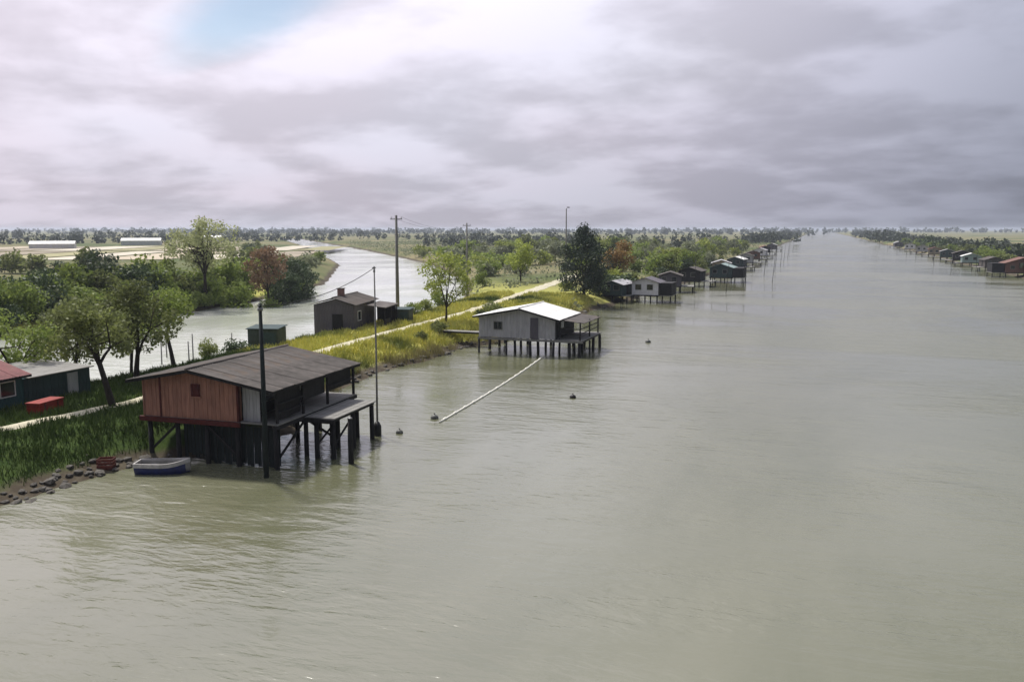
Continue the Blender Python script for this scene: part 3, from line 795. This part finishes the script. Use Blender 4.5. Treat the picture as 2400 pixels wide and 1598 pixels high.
# floor frame
for xx in (-3.25, -.4, 2.3, 4.5):
    MB().box(xx - .09, xx + .09, -.12, 8.6, FZ - .28, FZ - .08).build('floor_beam', M_DARKW, H)
MB().box(-3.55, 2.5, -.17, -.05, FZ - .26, FZ - .02).build('front_beam', M_REDD, H)
plank_run(H, 'floor_plank', M_GREYW, -.02, 8.5, .3, lambda c, w, k: (-3.28, 4.6, c - w / 2, c + w / 2, FZ - .075, FZ - .005))
for xx in (-3.1, -1.4, .4, 2.2, 4.4):
    for yv in (.1, 3.0, 5.8, 8.3):
        stilt(H, xx, yv, FZ - .28, .13, lean=rng.uniform(-.08, .08))
for a, b in (((-3.1, .1, .5), (-1.4, .1, 2.0)), ((.4, .1, 2.0), (2.2, .1, .5)), ((4.4, .1, .4), (4.4, 3.0, 2.0)), ((4.4, 3.0, 2.0), (4.4, 5.8, .4))):
    MB().beam(a, b, .07, .12).build('brace', M_DARKW, H)
plank_run(H, 'shade_skirt_board', M_TEALW, -1.2, 4.5, .22, lambda c, w, k: (c - w / 2, c + w / 2, .30 + .02 * (k % 2), .34 + .02 * (k % 2), -.1 + .12 * ((k * 5) % 3) + (.3 if k < 7 else 0), FZ - .3), gap=.03)  # dark boards added along the front to paint the shade under the floor
# lower fishing deck towards the canal
DZ = 2.2
plank_run(H, 'deck_plank', M_GREYW, 2.6, 7.5, .24, lambda c, w, k: (4.62 - .9, 6.35 + .05 * ((k * 3) % 3), c - w / 2, c + w / 2, DZ - .05, DZ + .004 * (k % 2)))
for xx in (4.75, 6.1):
    MB().box(xx - .07, xx + .07, 2.5, 7.6, DZ - .24, DZ - .055).build('deck_beam', M_DARKW, H)
MB().box(3.8, 6.38, 2.46, 2.58, DZ - .26, DZ - .03).build('deck_beam', M_DARKW, H)
for xx, yv in ((5.2, 2.7), (6.15, 2.75), (5.2, 5.0), (6.15, 5.0), (5.2, 7.3), (6.15, 7.3)):
    stilt(H, xx, yv, DZ - .24, .14, lean=rng.uniform(-.06, .06))
MB().beam((5.2, 2.75, .7), (6.15, 2.8, 1.85), .07, .1).build('brace', M_DARKW, H)
MB().beam((6.15, 2.8, .7), (6.15, 5.0, 1.85), .07, .1).build('brace', M_DARKW, H)
# gangway to the bank
gw_z = 1.95
plank_run(H, 'gangway_plank', M_GREYW, -6.2, -3.3, .28, lambda c, w, k: (c - w / 2, c + w / 2, 5.0, 6.1, gw_z + (c + 6.2) * .12 - .05, gw_z + (c + 6.2) * .12))
for yv in (5.05, 6.05): MB().beam((-6.2, yv, gw_z - .12), (-3.3, yv, gw_z + .23), .08, .14).build('gangway_beam', M_DARKW, H)

# net masts and gear
def mast(name, label, x, y, z1, r, z0=-1.6, m=None, collar=True):
    o = thing(name, label, 'pole', (x, y, 0))
    MB().tube([(0, 0, z0), (.03, 0, z1 * .5), (0, .02, z1)], [r * 1.15, r, r * .7], 10).build('shaft', m or M_DARKW, o, smooth=True)
    if collar:
        MB().tube([(0, .02, z1 - .35), (0, .02, z1 - .2)], r * 1.1, 10).build('collar', M_METAL, o, smooth=True)
        MB().tube([(0, -.12, z1 - .1), (0, .14, z1 - .1)], .05, 8).build('pulley', M_METAL, o)
    return o
mast('net_mast', 'thick dark net mast standing before the red hut roof', -24.9, 34.0, 8.5, .12, m=M_TEALW)
p2 = mast('net_pole', 'tall thin net pole with a fat black foot off the fishing deck', -23.98, 43.5, 9.9, .055, m=M_GREYW)
MB().tube([(0, 0, -1.0), (0, 0, .55), (0, 0, .8)], [.24, .24, .12], 12).build('foot', M_BUOY, p2, smooth=True)
pl = thing('mooring_pile', 'short dark mooring pile in front of the fishing deck', 'pile', (-22.3, 37.6, 0))
MB().tube([(.04, 0, -1.6), (0, 0, 1.2), (0, 0, 2.35)], [.15, .14, .12], 9).build('shaft', M_DARKW, pl, smooth=True)
MB().tube([(0, 0, 2.352), (0, 0, 2.42)], [.14, .10], 9).build('cap', M_METAL, pl, smooth=True)
def cable(label, a, b, sag, r=.018, cat='cable', n=14, m=None, group=None, name='cable'):
    a, b = Vector(a), Vector(b)
    pts = [a.lerp(b, t / n) - Vector((0, 0, sag * 4 * (t / n) * (1 - t / n))) for t in range(n + 1)]
    return tag(MB().tube(pts, r, 5).build(name, m or M_WIRE, smooth=True), label, cat, group)
cable('thin cable from net mast to tall net pole', (-24.9, 34.02, 8.4), (-23.98, 43.52, 9.8), .5)

# floating boom and buoys
bo = thing('floating_boom', 'long white floating boom stretched across the water to the grey hut', 'boom', (0, 0, 0))
A, B = Vector((-21.9, 47.7, .03)), Vector((-24.1, 75.6, .03))
pts = [A.lerp(B, t / 30) + Vector(((.25 * math.sin(t / 30 * math.pi)), 0, 0)) for t in range(31)]
MB().tube(pts, .07, 8).build('rope', M_ROPE, bo, smooth=True)
fl = MB().tube([(0, -.2, 0), (0, -.12, 0), (0, .12, 0), (0, .2, 0)], [.05, .11, .11, .05], 10).mesh('float', M_ROPE, True)
for t in range(1, 30, 2): put('float', fl, bo, pts[t], (0, 0, .08))
def buoy(label, x, y, r, m, post=0.0):
    o = thing('buoy', label, 'buoy', (x, y, 0))
    MB().tube([(0, 0, -.9 * r), (0, 0, -.4 * r), (0, 0, .35 * r), (0, 0, .8 * r), (0, 0, r)], [.35 * r, .9 * r, r, .62 * r, .12 * r], 12).build('body', m, o, smooth=True)
    MB().tube([(0, 0, r * .95), (0, 0, r * 1.35 + post)], .035, 6).build('stem', M_DARKW, o)
    return o
buoy('small dark buoy right beside the tall net pole', -23.0, 44.4, .22, M_BUOYG)
buoy('grey buoy at the free end of the white boom', -22.7, 48.7, .26, M_BUOYG)
buoy('black buoy alone in open water off the grey hut', -16.2, 58.2, .24, M_BUOY)
buoy('far grey buoy in open water beyond the grey hut', -16.8, 90.1, .30, M_BUOYG)

# ------------------------------------------------------------------ boat under the red hut
def boat(name, label, x, y, rz, L, Wd, hull_m, top_m, z=0.0):
    o = thing(name, label, 'boat', (x, y, z), rz)
    n = 14; outer = []; inner = []
    for q in range(n + 1):
        t = q / n; s = t * 2 - 1
        w = Wd / 2 * (1 - max(0, s) ** 2.6) * (1 - .18 * max(0, -s) ** 2); w = max(w, .03)
        zt = .46 + .18 * max(0, s) ** 2; zb = -.16 + .22 * max(0, s) ** 3
        sec = [(-w, zt), (-w * .96, zt * .5), (-w * .72, zb + .05), (0, zb), (w * .72, zb + .05), (w * .96, zt * .5), (w, zt)]
        outer.append([(t * L - L / 2, a, b) for a, b in sec])
        inner.append([(t * L - L / 2 * (1 - .02), a * .88, b + (.05 if abs(a) < w * .9 else 0)) for a, b in sec])
    def skin(secs, flip):
        vs = [p for s in secs for p in s]; k = 7
        fs = [(i * k + j, i * k + j + 1, (i + 1) * k + j + 1, (i + 1) * k + j) for i in range(len(secs) - 1) for j in range(k - 1)]
        if flip: fs = [f[::-1] for f in fs]
        return vs, fs
    mb = MB(); mb.add(*skin(outer, True)); mb.add(outer[0], [tuple(range(7))]); mb.build('hull', hull_m, o, smooth=True)
    MB().add(*skin(inner, False)).build('lining', M_BOATIN, o, smooth=True)
    g = MB()
    for sd in (0, 6):
        pts = [Vector(s[sd]) + Vector((0, 0, .0)) for s in outer]
        for a, b in zip(pts[:-1], pts[1:]): g.beam(a, b, .07, .20)
    g.beam(outer[0][0], outer[0][6], .07, .20)
    g.build('gunwale', top_m, o)
    for t in (.25, .55): MB().box(t * L - L / 2 - .13, t * L - L / 2 + .13, -Wd * .43, Wd * .43, .26, .30).build('seat', top_m, o)
    return o
boat('rowing_boat', 'blue boat with white gunwale moored under the red hut', -30.25, 33.05, 20, 2.6, 1.15, M_BLUE, M_BOATW)
cr = thing('crate', 'rust-red open crate on the bank beside the blue boat', 'crate', (-33.2, 32.35, hz(-33.2, 32.35)), 25)
for z_ in (.04, .2, .36):
    for sgn in (-1, 1):
        MB().box(-.38, .38, sgn * .27 - .012, sgn * .27 + .012, z_, z_ + .12).build('slat', M_RUST, cr)
        MB().box(sgn * .37 - .012, sgn * .37 + .012, -.257, .257, z_ + .004, z_ + .116).build('slat', M_RUST, cr)
MB().box(-.36, .36, -.25, .25, -.06, .03).build('base', M_RUST, cr)

# ------------------------------------------------------------------ teal house on the dike
G = thing('dike_house', 'teal boarded house with red sheet roof on the dike', 'house', (-46.2, 34.4, hz(-45, 36) - .05), 0)
def side_boards(parent, x, y0, y1, z0, z1, m, wd=.26):
    plank_run(parent, 'board', m, y0, y1, wd, lambda c, w, k: (x, x + .022 + .006 * (k % 2), c - w / 2, c + w / 2, z0, z1))
gable_body(-2.6, 2.6, -7.0, 2.3, -.4, 0, 2.0, 2.62, 2.0, M_TEAL, 'wall', G)
side_boards(G, 2.603, -6.9, 2.27, 0, 1.98, M_TEAL)
roof_sheets(G, -7.3, 2.6, 0, 2.85, 3.0, 1.98, M_TILE, 1.0, 5)
roof_sheets(G, -7.3, 2.6, 0, 2.85, -3.0, 1.98, M_TILE, 1.0, 6)
MB().tube([(0, -7.35, 2.86), (0, 2.65, 2.86)], .09, 8).build('ridge_cap', M_TILE, G, smooth=True)
MB().beam((2.98, -7.3, 1.92), (2.98, 2.6, 1.92), .09, .12).build('gutter', M_DARKW, G)
window_side(G, .8, 1.7, .9, 1.7, 2.632, M_WHITE)
dr = MB().box(2.636, 2.68, -.9, .1, 0.02, 1.9).build('door', M_DTEAL, G); MB().box(2.68, 2.73, -.06, -.02, .95, 1.1).build('handle', M_METAL, dr)
G2 = thing('lean_to_shed', 'dark teal flat-roofed shed built against the teal house', 'shed', (-46.0, 40.4, hz(-45.5, 40.5) - .05), 0)
MB().box(-2.0, 2.3, -3.6, 1.3, -.4, 1.7).build('wall', M_TEAL, G2)
side_boards(G2, 2.303, -3.55, 1.25, 0, 1.66, M_DTEAL)
MB().slab((-2.2, -3.38, 1.95), (2.5, -3.38, 1.74), (2.5, 1.5, 1.74), (-2.2, 1.5, 1.95), .06).build('roof', M_GREYW, G2)
MB().box(2.335, 2.37, -.5, .3, 0.02, 1.55).build('door', M_GREYP, G2)
ch = thing('storage_chest', 'red plank storage chest beside the path at the teal house', 'chest', (-41.5, 36.3, hz(-41.5, 36.3) - .03), 8)
for k_, z_ in enumerate((.02, .24, .46)):
    MB().box(-.42, .42, -.95, .95, z_, z_ + .205).build('board', M_REDBOX, ch)
MB().box(-.47, .47, -1.0, 1.0, .668, .74).build('lid', M_REDBOX, ch)
for yv in (-.5, .5): MB().box(.421, .45, yv - .05, yv + .05, .02, .66).build('strap', M_RUST, ch)

# ------------------------------------------------------------------ grey-purple shed by the second canal
S = thing('canal_shed', 'grey-purple boarded shed with porch and brick chimney on the dike', 'shed', (-46.3, 75.4, hz(-46, 77) - .05), 12)
gable_body(-2.1, 2.1, 0, 7.5, -.6, 0, 3.0, 3.55, 3.0, M_PURP, 'wall', S)
plank_run(S, 'board', M_PURP, -2.1, 2.1, .3, lambda c, w, k: (c - w / 2, c + w / 2, -.028 - .006 * (k % 2), -.002, -.3, 2.98))
plank_run(S, 'side_board', M_PURP, 0.02, 7.48, .32, lambda c, w, k: (2.102, 2.128 + .006 * (k % 2), c - w / 2, c + w / 2, -.3, 2.95))
roof_sheets(S, -.3, 7.9, 0, 3.72, 2.5, 3.0, M_ROOFB, 1.0, 7); roof_sheets(S, -.3, 7.9, 0, 3.72, -2.5, 3.0, M_ROOFB, 1.0, 8)
MB().tube([(0, -.35, 3.73), (0, 7.95, 3.73)], .08, 8).build('ridge_cap', M_ROOFB, S, smooth=True)
MB().box(-.15, .95, -.068, -.03, -.2, 2.05).build('door', M_DARKW, S)
window_side(S, 1.2, 2.2, 1.3, 2.2, 2.14, M_WHITE)
cm = MB().box(-.4, .2, 2.4, 3.0, 3.3, 4.45).build('chimney', M_BRICK, S); MB().box(-.46, .26, 2.34, 3.06, 4.45, 4.53).build('cap', M_CONC, cm)
MB().slab((2.45, 3.0, 2.75), (4.6, 3.0, 2.5), (4.6, 8.2, 2.5), (2.45, 8.2, 2.75), .07).build('porch_roof', M_ROOFB, S)
for yv in (3.2, 5.6, 8.0): MB().box(4.35, 4.47, yv - .06, yv + .06, -.5, 2.45).build('porch_post', M_DARKW, S)
MB().box(2.16, 4.3, 7.95, 8.02, -.3, 2.4).build('porch_screen', M_DARKW, S)
MB().box(4.36, 4.40, 3.3, 5.5, -.3, 1.2).build('porch_panel', M_DARKW, S)

def small_box(name, label, x, y, w, d, h, m, rz, cat='shed'):
    o = thing(name, label, cat, (x, y, hz(x, y) - .05), rz)
    MB().box(-w / 2, w / 2, -d / 2, d / 2, -.8, h).build('body', m, o)
    plank_run(o, 'board', m, -w / 2 + .01, w / 2 - .01, .3, lambda c, ww, k: (c - ww / 2, c + ww / 2, -d / 2 - .025 - .006 * (k % 2), -d / 2 - .002, .0, h - .03))
    MB().slab((-w / 2 - .12, -d / 2 - .14, h + .06), (w / 2 + .12, -d / 2 - .14, h + .06), (w / 2 + .12, d / 2 + .12, h + .18), (-w / 2 - .12, d / 2 + .12, h + .18), .07).build('roof', M_GREENB if m is not M_GREENB else M_DTEAL, o)
    dd = MB().box(-.1, w / 2 - .15, -d / 2 - .06, -d / 2 - .034, .05, h * .85).build('door', M_DTEAL, o)
    MB().box(-.04, 0.0, -d / 2 - .09, -d / 2 - .06, h * .4, h * .5).build('handle', M_METAL, dd)
    return o
small_box('tool_shed', 'green-grey tool shed at the second canal shore behind the red hut', -46.2, 64.0, 2.7, 2.2, 1.9, M_GREENB, 15)
small_box('meter_hut', 'small dark green box hut at the foot of the tall pole', -43.6, 85.6, 1.8, 1.6, 1.55, M_GREENB, 10)

# ------------------------------------------------------------------ utility poles and wires
def upole(label, x, y, h, r, arm=True, lamp=False):
    o = thing('utility_pole', label, 'pole', (x, y, hz(x, y)))
    MB().tube([(0, 0, -.6), (0, 0, h * .5), (0, 0, h)], [r * 1.25, r, r * .72], 10).build('shaft', M_CONC, o, smooth=True)
    if arm:
        c = MB().box(-.75, .75, -.05, .05, h - .5, h - .4).build('cross_arm', M_METAL, o)
        for xx in (-.65, 0, .65): MB().tube([(xx, 0, h - .395), (xx, 0, h - .22)], [.05, .035], 7).build('insulator', M_CONC, c, smooth=True)
    if lamp:
        l = MB().tube([(0, 0, h - .1), (0, .5, h + .25), (0, 1.1, h + .3)], .045, 6).build('lamp_arm', M_METAL, o, smooth=True)
        MB().box(-.16, .16, .9, 1.7, h + .2, h + .36).build('lamp_head', M_DARKW, l)
    return o
upole('tall concrete pole behind the meter box on the dike', -46.3, 89.5, 12.1, .19)
upole('slim pole rising from scrub between the canals', -59.0, 141, 12.9, .17)
upole('pole with a lamp head beside the dark evergreen', -45.6, 158, 14.2, .14, arm=False, lamp=True)
P3 = [(-46.3, 89.5, hz(-46.3, 89.5) + 11.9), (-59, 141, hz(-59, 141) + 12.3)]
for dx in (-.65, .65):
    cable('thin overhead wire between the two cross-arm poles', (P3[0][0] + dx, P3[0][1], P3[0][2]), (P3[1][0] + dx, P3[1][1], P3[1][2]), .9, .012, 'wire', group='overhead wires')
# stakes in the second canal
for k_, (x, y, h) in enumerate(((-51.5, 60, 2.3), (-53.2, 62.5, 2.6), (-55, 60.5, 2.1), (-57.5, 64, 2.5), (-52.4, 67, 2.2), (-59.5, 61.5, 2.4))):
    st = thing('mooring_stake', 'grey wooden stake standing in the second canal', 'stake', (x, y, 0), 0, 'mooring stakes in the second canal')
    MB().tube([(0, 0, -1.6), (.05 * (k_ % 3 - 1), .03, h)], [.075, .055], 7).build('shaft', M_GREYW, st, smooth=True)

# ------------------------------------------------------------------ grey hut with white roof
K = thing('fishing_hut', 'grey stilt fishing hut with white sheet roof and shaded canal terrace', 'hut', (-27.0, 77.0, 0), 0)
FZ2 = 1.6
gable_body(-4.0, 3.75, .03, 6.6, FZ2, .3, 3.55, 4.35, 3.5, M_GREYP, 'wall', K)
def grey_gable(x): return 3.55 + (x + 4.0) / 4.3 * .8 if x < .3 else 4.35 - (x - .3) / 3.45 * .85
for q in range(26):
    a = -4.0 + 7.75 * q / 26; b = -4.0 + 7.75 * (q + 1) / 26 - .014; za, zb = grey_gable(a) - .02, grey_gable(b) - .02
    yo = -.022 - .008 * ((q * 5) % 3) / 2
    MB().add([(a, yo, FZ2), (b, yo, FZ2), (b, yo, zb), (a, yo, za), (a, .028, FZ2), (b, .028, FZ2), (b, .028, zb), (a, .028, za)],
             [(0, 1, 2, 3), (7, 6, 5, 4), (0, 4, 5, 1), (1, 5, 6, 2), (2, 6, 7, 3), (3, 7, 4, 0)]).build('board', M_GREYP, K)
roof_sheets(K, -.5, 7.2, .3, 4.52, -4.5, 3.62, M_WHITER, 1.0, 9); roof_sheets(K, -.5, 7.2, .3, 4.52, 4.35, 3.52, M_WHITER, 1.0, 10)
MB().tube([(.3, -.55, 4.53), (.3, 7.25, 4.53)], .09, 8).build('ridge_cap', M_WHITER, K, smooth=True)
for ex, ez in ((-4.5, 3.62), (4.35, 3.52)):
    MB().beam((.3, -.47, 4.42), (ex, -.47, ez - .10), .05, .15).build('barge_board', M_DARKW, K)
window_front(K, -2.4, -1.6, 2.4, 3.1, -.035, M_GREYW, nx=2)
MB().box(1.3, 2.1, -.07, -.034, FZ2 + .02, 3.6).build('door', M_PURP, K)
for xx in (-3.9, -1.3, 1.3, 3.6, 5.0, 6.3):
    MB().box(xx - .08, xx + .08, -.1, 7.4, FZ2 - .26, FZ2 - .07).build('floor_beam', M_DARKW, K)
    for yv in (.05, 2.6, 5.0, 7.2): stilt(K, xx + rng.uniform(-.18, .18), yv + rng.uniform(-.12, .12), FZ2 - .26, rng.uniform(.09, .16), lean=rng.uniform(-.2, .2))
plank_run(K, 'deck_plank', M_GREYW, -.05, 7.4, .3, lambda c, w, k: (3.78, 6.5, c - w / 2, c + w / 2, FZ2 - .07, FZ2))
MB().box(-4.1, 6.5, -.14, -.06, FZ2 - .24, FZ2 - .03).build('front_beam', M_GREYW, K)
for xx, yv in ((4.2, .1), (6.2, .1), (6.2, 3.6), (6.2, 7.0)):
    MB().box(xx - .06, xx + .06, yv - .06, yv + .06, FZ2, 3.3).build('terrace_post', M_DARKW, K)
MB().slab((4.0, .6, 3.45), (6.45, .6, 3.2), (6.45, 7.3, 3.2), (4.0, 7.3, 3.45), .06).build('terrace_roof', M_ROOFB, K)
for z_ in (2.2, 2.65): MB().beam((4.2, .12, z_), (6.2, .12, z_), .06, .07).build('rail', M_DARKW, K)
for z_ in (2.2, 2.65): MB().beam((6.2, .12, z_), (6.2, 7.0, z_), .06, .07).build('rail', M_DARKW, K)
MB().box(3.79, 3.84, .2, 6.5, FZ2 + .02, 3.4).build('terrace_wall', M_DARKW, K)
window_side(K, 1.6, 2.8, 2.5, 3.15, 3.845, M_GREYW)
plank_run(K, 'gangway_plank', M_GREYW, -9.6, -4.0, .32, lambda c, w, k: (c - w / 2, c + w / 2, 3.4, 4.5, FZ2 - .1, FZ2 - .05))
for yv in (3.45, 4.45): MB().beam((-9.6, yv, FZ2 - .18), (-4.0, yv, FZ2 - .18), .08, .12).build('gangway_beam', M_DARKW, K)

# ------------------------------------------------------------------ far huts
def hut(label, x, y, w, d, hh, wall_m, roof_m, rz=0, fz=1.25, side=1, terrace=2.5, poles=True, trim=None, name='fishing_hut', dark_terrace=False):
    """small stilt hut; side=+1 terrace towards +X (canal on that side)"""
    o = thing(name, label, 'hut', (x, y, 0), rz + rng.uniform(-7, 7)); d *= rng.uniform(.85, 1.25)
    hh *= .9; zr = fz + hh + w * .16
    gable_body(-w / 2, w / 2, 0, d, fz, 0, fz + hh, zr, fz + hh, wall_m, 'wall', o)
    e = .35
    for sg in (-1, 1):
        ex = sg * (w / 2 + e); ez = fz + hh - .16 * 2 * e + .08
        a, b, c, dd = (0, -.35, zr + .1), (ex, -.35, ez), (ex, d + .35, ez), (0, d + .35, zr + .1)
        MB().slab(a, b, c, dd, .07).build('roof_slope', roof_m, o)
    window_front(o, -w * .36, -w * .36 + .9, fz + .9, fz + 1.7, 0, trim or M_GREYW)
    window_front(o, w * .08, w * .08 + .9, fz + .9, fz + 1.7, 0, trim or M_GREYW)
    sx = side * (w / 2)
    dd_ = MB().box(min(sx, sx + side * .04), max(sx, sx + side * .04), d * .4, d * .4 + .9, fz, fz + 1.95).build('door', M_DARKW, o)
    x0, x1 = sorted((sx + side * .05, sx + side * terrace))
    MB().box(x0, x1, -.2, d + .2, fz - .1, fz).build('deck', M_GREYW, o)
    MB().box(-w / 2 - .1, w / 2 + .1, -.1, d + .1, fz - .2, fz - .002).build('floor_frame', M_DARKW, o)
    if dark_terrace:
        MB().box(min(sx + side * .06, sx + side * terrace), max(sx + side * .06, sx + side * terrace), .0, d, fz + hh - .15, fz + hh - .05).build('terrace_roof', M_DARKW, o)
        MB().box(sx + side * (terrace - .1) - .04, sx + side * (terrace - .1) + .04, .1, d - .1, fz + .02, fz + hh - .16).build('screen', M_DARKW, o)
        MB().box(x0 + .05, x1 - .12, .02, .07, fz + .02, fz + hh - .16).build('screen', M_DARKW, o)
    st = MB().tube([(0, 0, -1.6), (0, 0, fz - .2)], .12, 7).mesh('stilt', M_DARKW, True)
    for xx in (-w / 2 + .2, 0, w / 2 - .2, sx + side * (terrace - .2)):
        for yv in (.15, d - .15): put('stilt', st, o, (xx, yv, 0))
    if poles:
        pm = MB().tube([(0, 0, -1.6), (0, 0, 6.5)], [.07, .04], 6).mesh('net_pole', M_DARKW, True)
        put('net_pole', pm, o, (sx + side * (terrace + .2), .1, 0)); put('net_pole', pm, o, (sx + side * (terrace + 6), d * .5, 0), (0, R(4 * side), 0))
    return o
hut('white-walled stilt hut with dark terrace beyond the dark evergreen', -26.7, 139.5, 4.4, 4.5, 2.3, M_OFFW, M_PURP, terrace=2.2, dark_terrace=True, poles=False)
hut('dark low stilt hut under the dark evergreen', -31.6, 136.8, 3.4, 5.0, 2.0, M_DTEAL, M_GREYP, terrace=1.0, poles=False)
hut('weathered grey stilt hut with two net poles before the scrub', -26.5, 163, 4.2, 4.6, 2.2, M_PURP, M_ROOFB, terrace=2.4)
hut('dark brown stilt hut beside the teal hut', -25.4, 181, 4.6, 5.0, 2.3, M_DARKW, M_ROOFB, terrace=2.4)
hut('teal stilt hut with pale teal roof and terrace over the canal', -20.6, 197, 5.0, 5.4, 2.4, M_DTEAL, M_TEALR, terrace=2.4, dark_terrace=True)
hut('tan stilt hut in the far row', -23.6, 226, 4.6, 5, 2.3, M_TAN, M_GREYP)
hut('dark stilt hut with white roof in the far row', -22.8, 255, 4.6, 5, 2.3, M_DTEAL, M_WHITER)
hut('grey stilt hut in the far row', -22.4, 288, 4.8, 5, 2.4, M_GREYP, M_ROOFB)
hut('brown-red stilt hut in the far row', -22.6, 325, 4.8, 5, 2.4, M_BRNRED, M_ROOFB)
hut('small white stilt hut near the end of the row', -23.2, 368, 4.8, 5, 2.4, M_OFFW, M_GREYP)
hut('dark stilt hut with red roof near the end of the row', -24, 420, 5, 5, 2.4, M_DARKW, M_TILE)
hut('last grey hut of the row on the hut side', -24.6, 490, 5, 5, 2.4, M_PURP, M_GREYP)
# opposite bank
hut('brown-red stilt hut with dark terrace on the opposite bank', 48.2, 243, 8.5, 6, 2.6, M_BRNRED, M_BRNRED, side=-1, terrace=3.0, poles=False, dark_terrace=True)
hut('pale teal hut with white roof on the opposite bank', 46.6, 311, 5.5, 5, 2.3, M_TEALR, M_WHITER, side=-1, terrace=2.0)
hut('black stilt hut behind the pale teal hut', 47.400000000000006, 336, 6, 6, 2.6, M_DARKW, M_ROOFB, side=-1, terrace=2.2, poles=False)
hut('dark teal hut on the opposite bank', 47.2, 372, 5, 5, 2.4, M_DTEAL, M_GREYP, side=-1)
hut('tan hut on the opposite bank', 47.2, 412, 5, 5, 2.4, M_TAN, M_TILE, side=-1)
hut('grey hut on the opposite bank', 47.2, 460, 5.4, 5, 2.4, M_GREYP, M_ROOFB, side=-1)
hut('white hut on the opposite bank', 47.2, 520, 5.4, 5, 2.4, M_OFFW, M_ROOFB, side=-1)
hut('purple-grey hut on the opposite bank', 47.2, 590, 5.4, 5, 2.4, M_PURP, M_GREYP, side=-1)
hut('dull brown hut next to the brown-red hut on the opposite bank', 47.2, 275, 5.2, 5, 2.3, M_ROOFB, M_ROOFB, side=-1, terrace=2.0)

# ------------------------------------------------------------------ distant greenhouses on the plain
def greenhouse(label, x, y, L, Wd, h, rz):
    o = thing('greenhouse', label, 'greenhouse', (x, y, hz(x, y)), rz)
    MB().box(-L / 2, L / 2, -Wd / 2, Wd / 2, -.3, h).build('wall', M_WHITE, o)
    for sg in (-1, 1):
        MB().slab((-L / 2 - .2, sg * (Wd / 2 + .25), h - .05), (L / 2 + .2, sg * (Wd / 2 + .25), h - .05), (L / 2 + .2, 0, h + Wd * .18), (-L / 2 - .2, 0, h + Wd * .18), .08).build('roof_slope', M_WHITER, o)
    for k_ in range(int(L // 3)):
        xx = -L / 2 + 1.5 + k_ * 3
        MB().box(xx - .5, xx + .5, -Wd / 2 - .06, -Wd / 2 - .002, .8, h - .5).build('window', M_OFFW, o)
    MB().box(L / 2 + .002, L / 2 + .06, -1, 1, 0, 2.2).build('door', M_OFFW, o)
    return o
greenhouse('long white greenhouse beyond the strip fields', -392, 355, 22, 8, 2.6, 40)
greenhouse('short white greenhouse at the edge of the strip fields', -402, 318, 10, 7, 2.3, 40)
greenhouse('pale greenhouse farther out on the plain', -420, 450, 24, 9, 3.0, 36)
greenhouse('small white barn far out on the plain', -452, 560, 14, 8, 4.0, 30)

# ------------------------------------------------------------------ haze
hm = bpy.data.materials.new('haze_air'); hm.use_nodes = True
t = NT(hm.node_tree); t.n.clear(); ho = t.new('ShaderNodeOutputMaterial'); pv = t.new('ShaderNodeVolumePrincipled')
pv.inputs['Color'].default_value = (.78, .86, .98, 1); pv.inputs['Density'].default_value = .00017; pv.inputs['Anisotropy'].default_value = .2
t.l.new(pv.outputs[0], ho.inputs['Volume'])
hb = struct(MB().box(-6400, 7000, -140, 7600, -3, 19.5).build('haze', hm), 'stuff'); hb['label'] = 'thin pale haze lying over the canal and plain'; hb['category'] = 'haze'
scene.cycles.volume_bounces = 0
scene.cycles.max_bounces = 6; scene.cycles.transparent_max_bounces = 4
scene.cycles.use_denoising = True
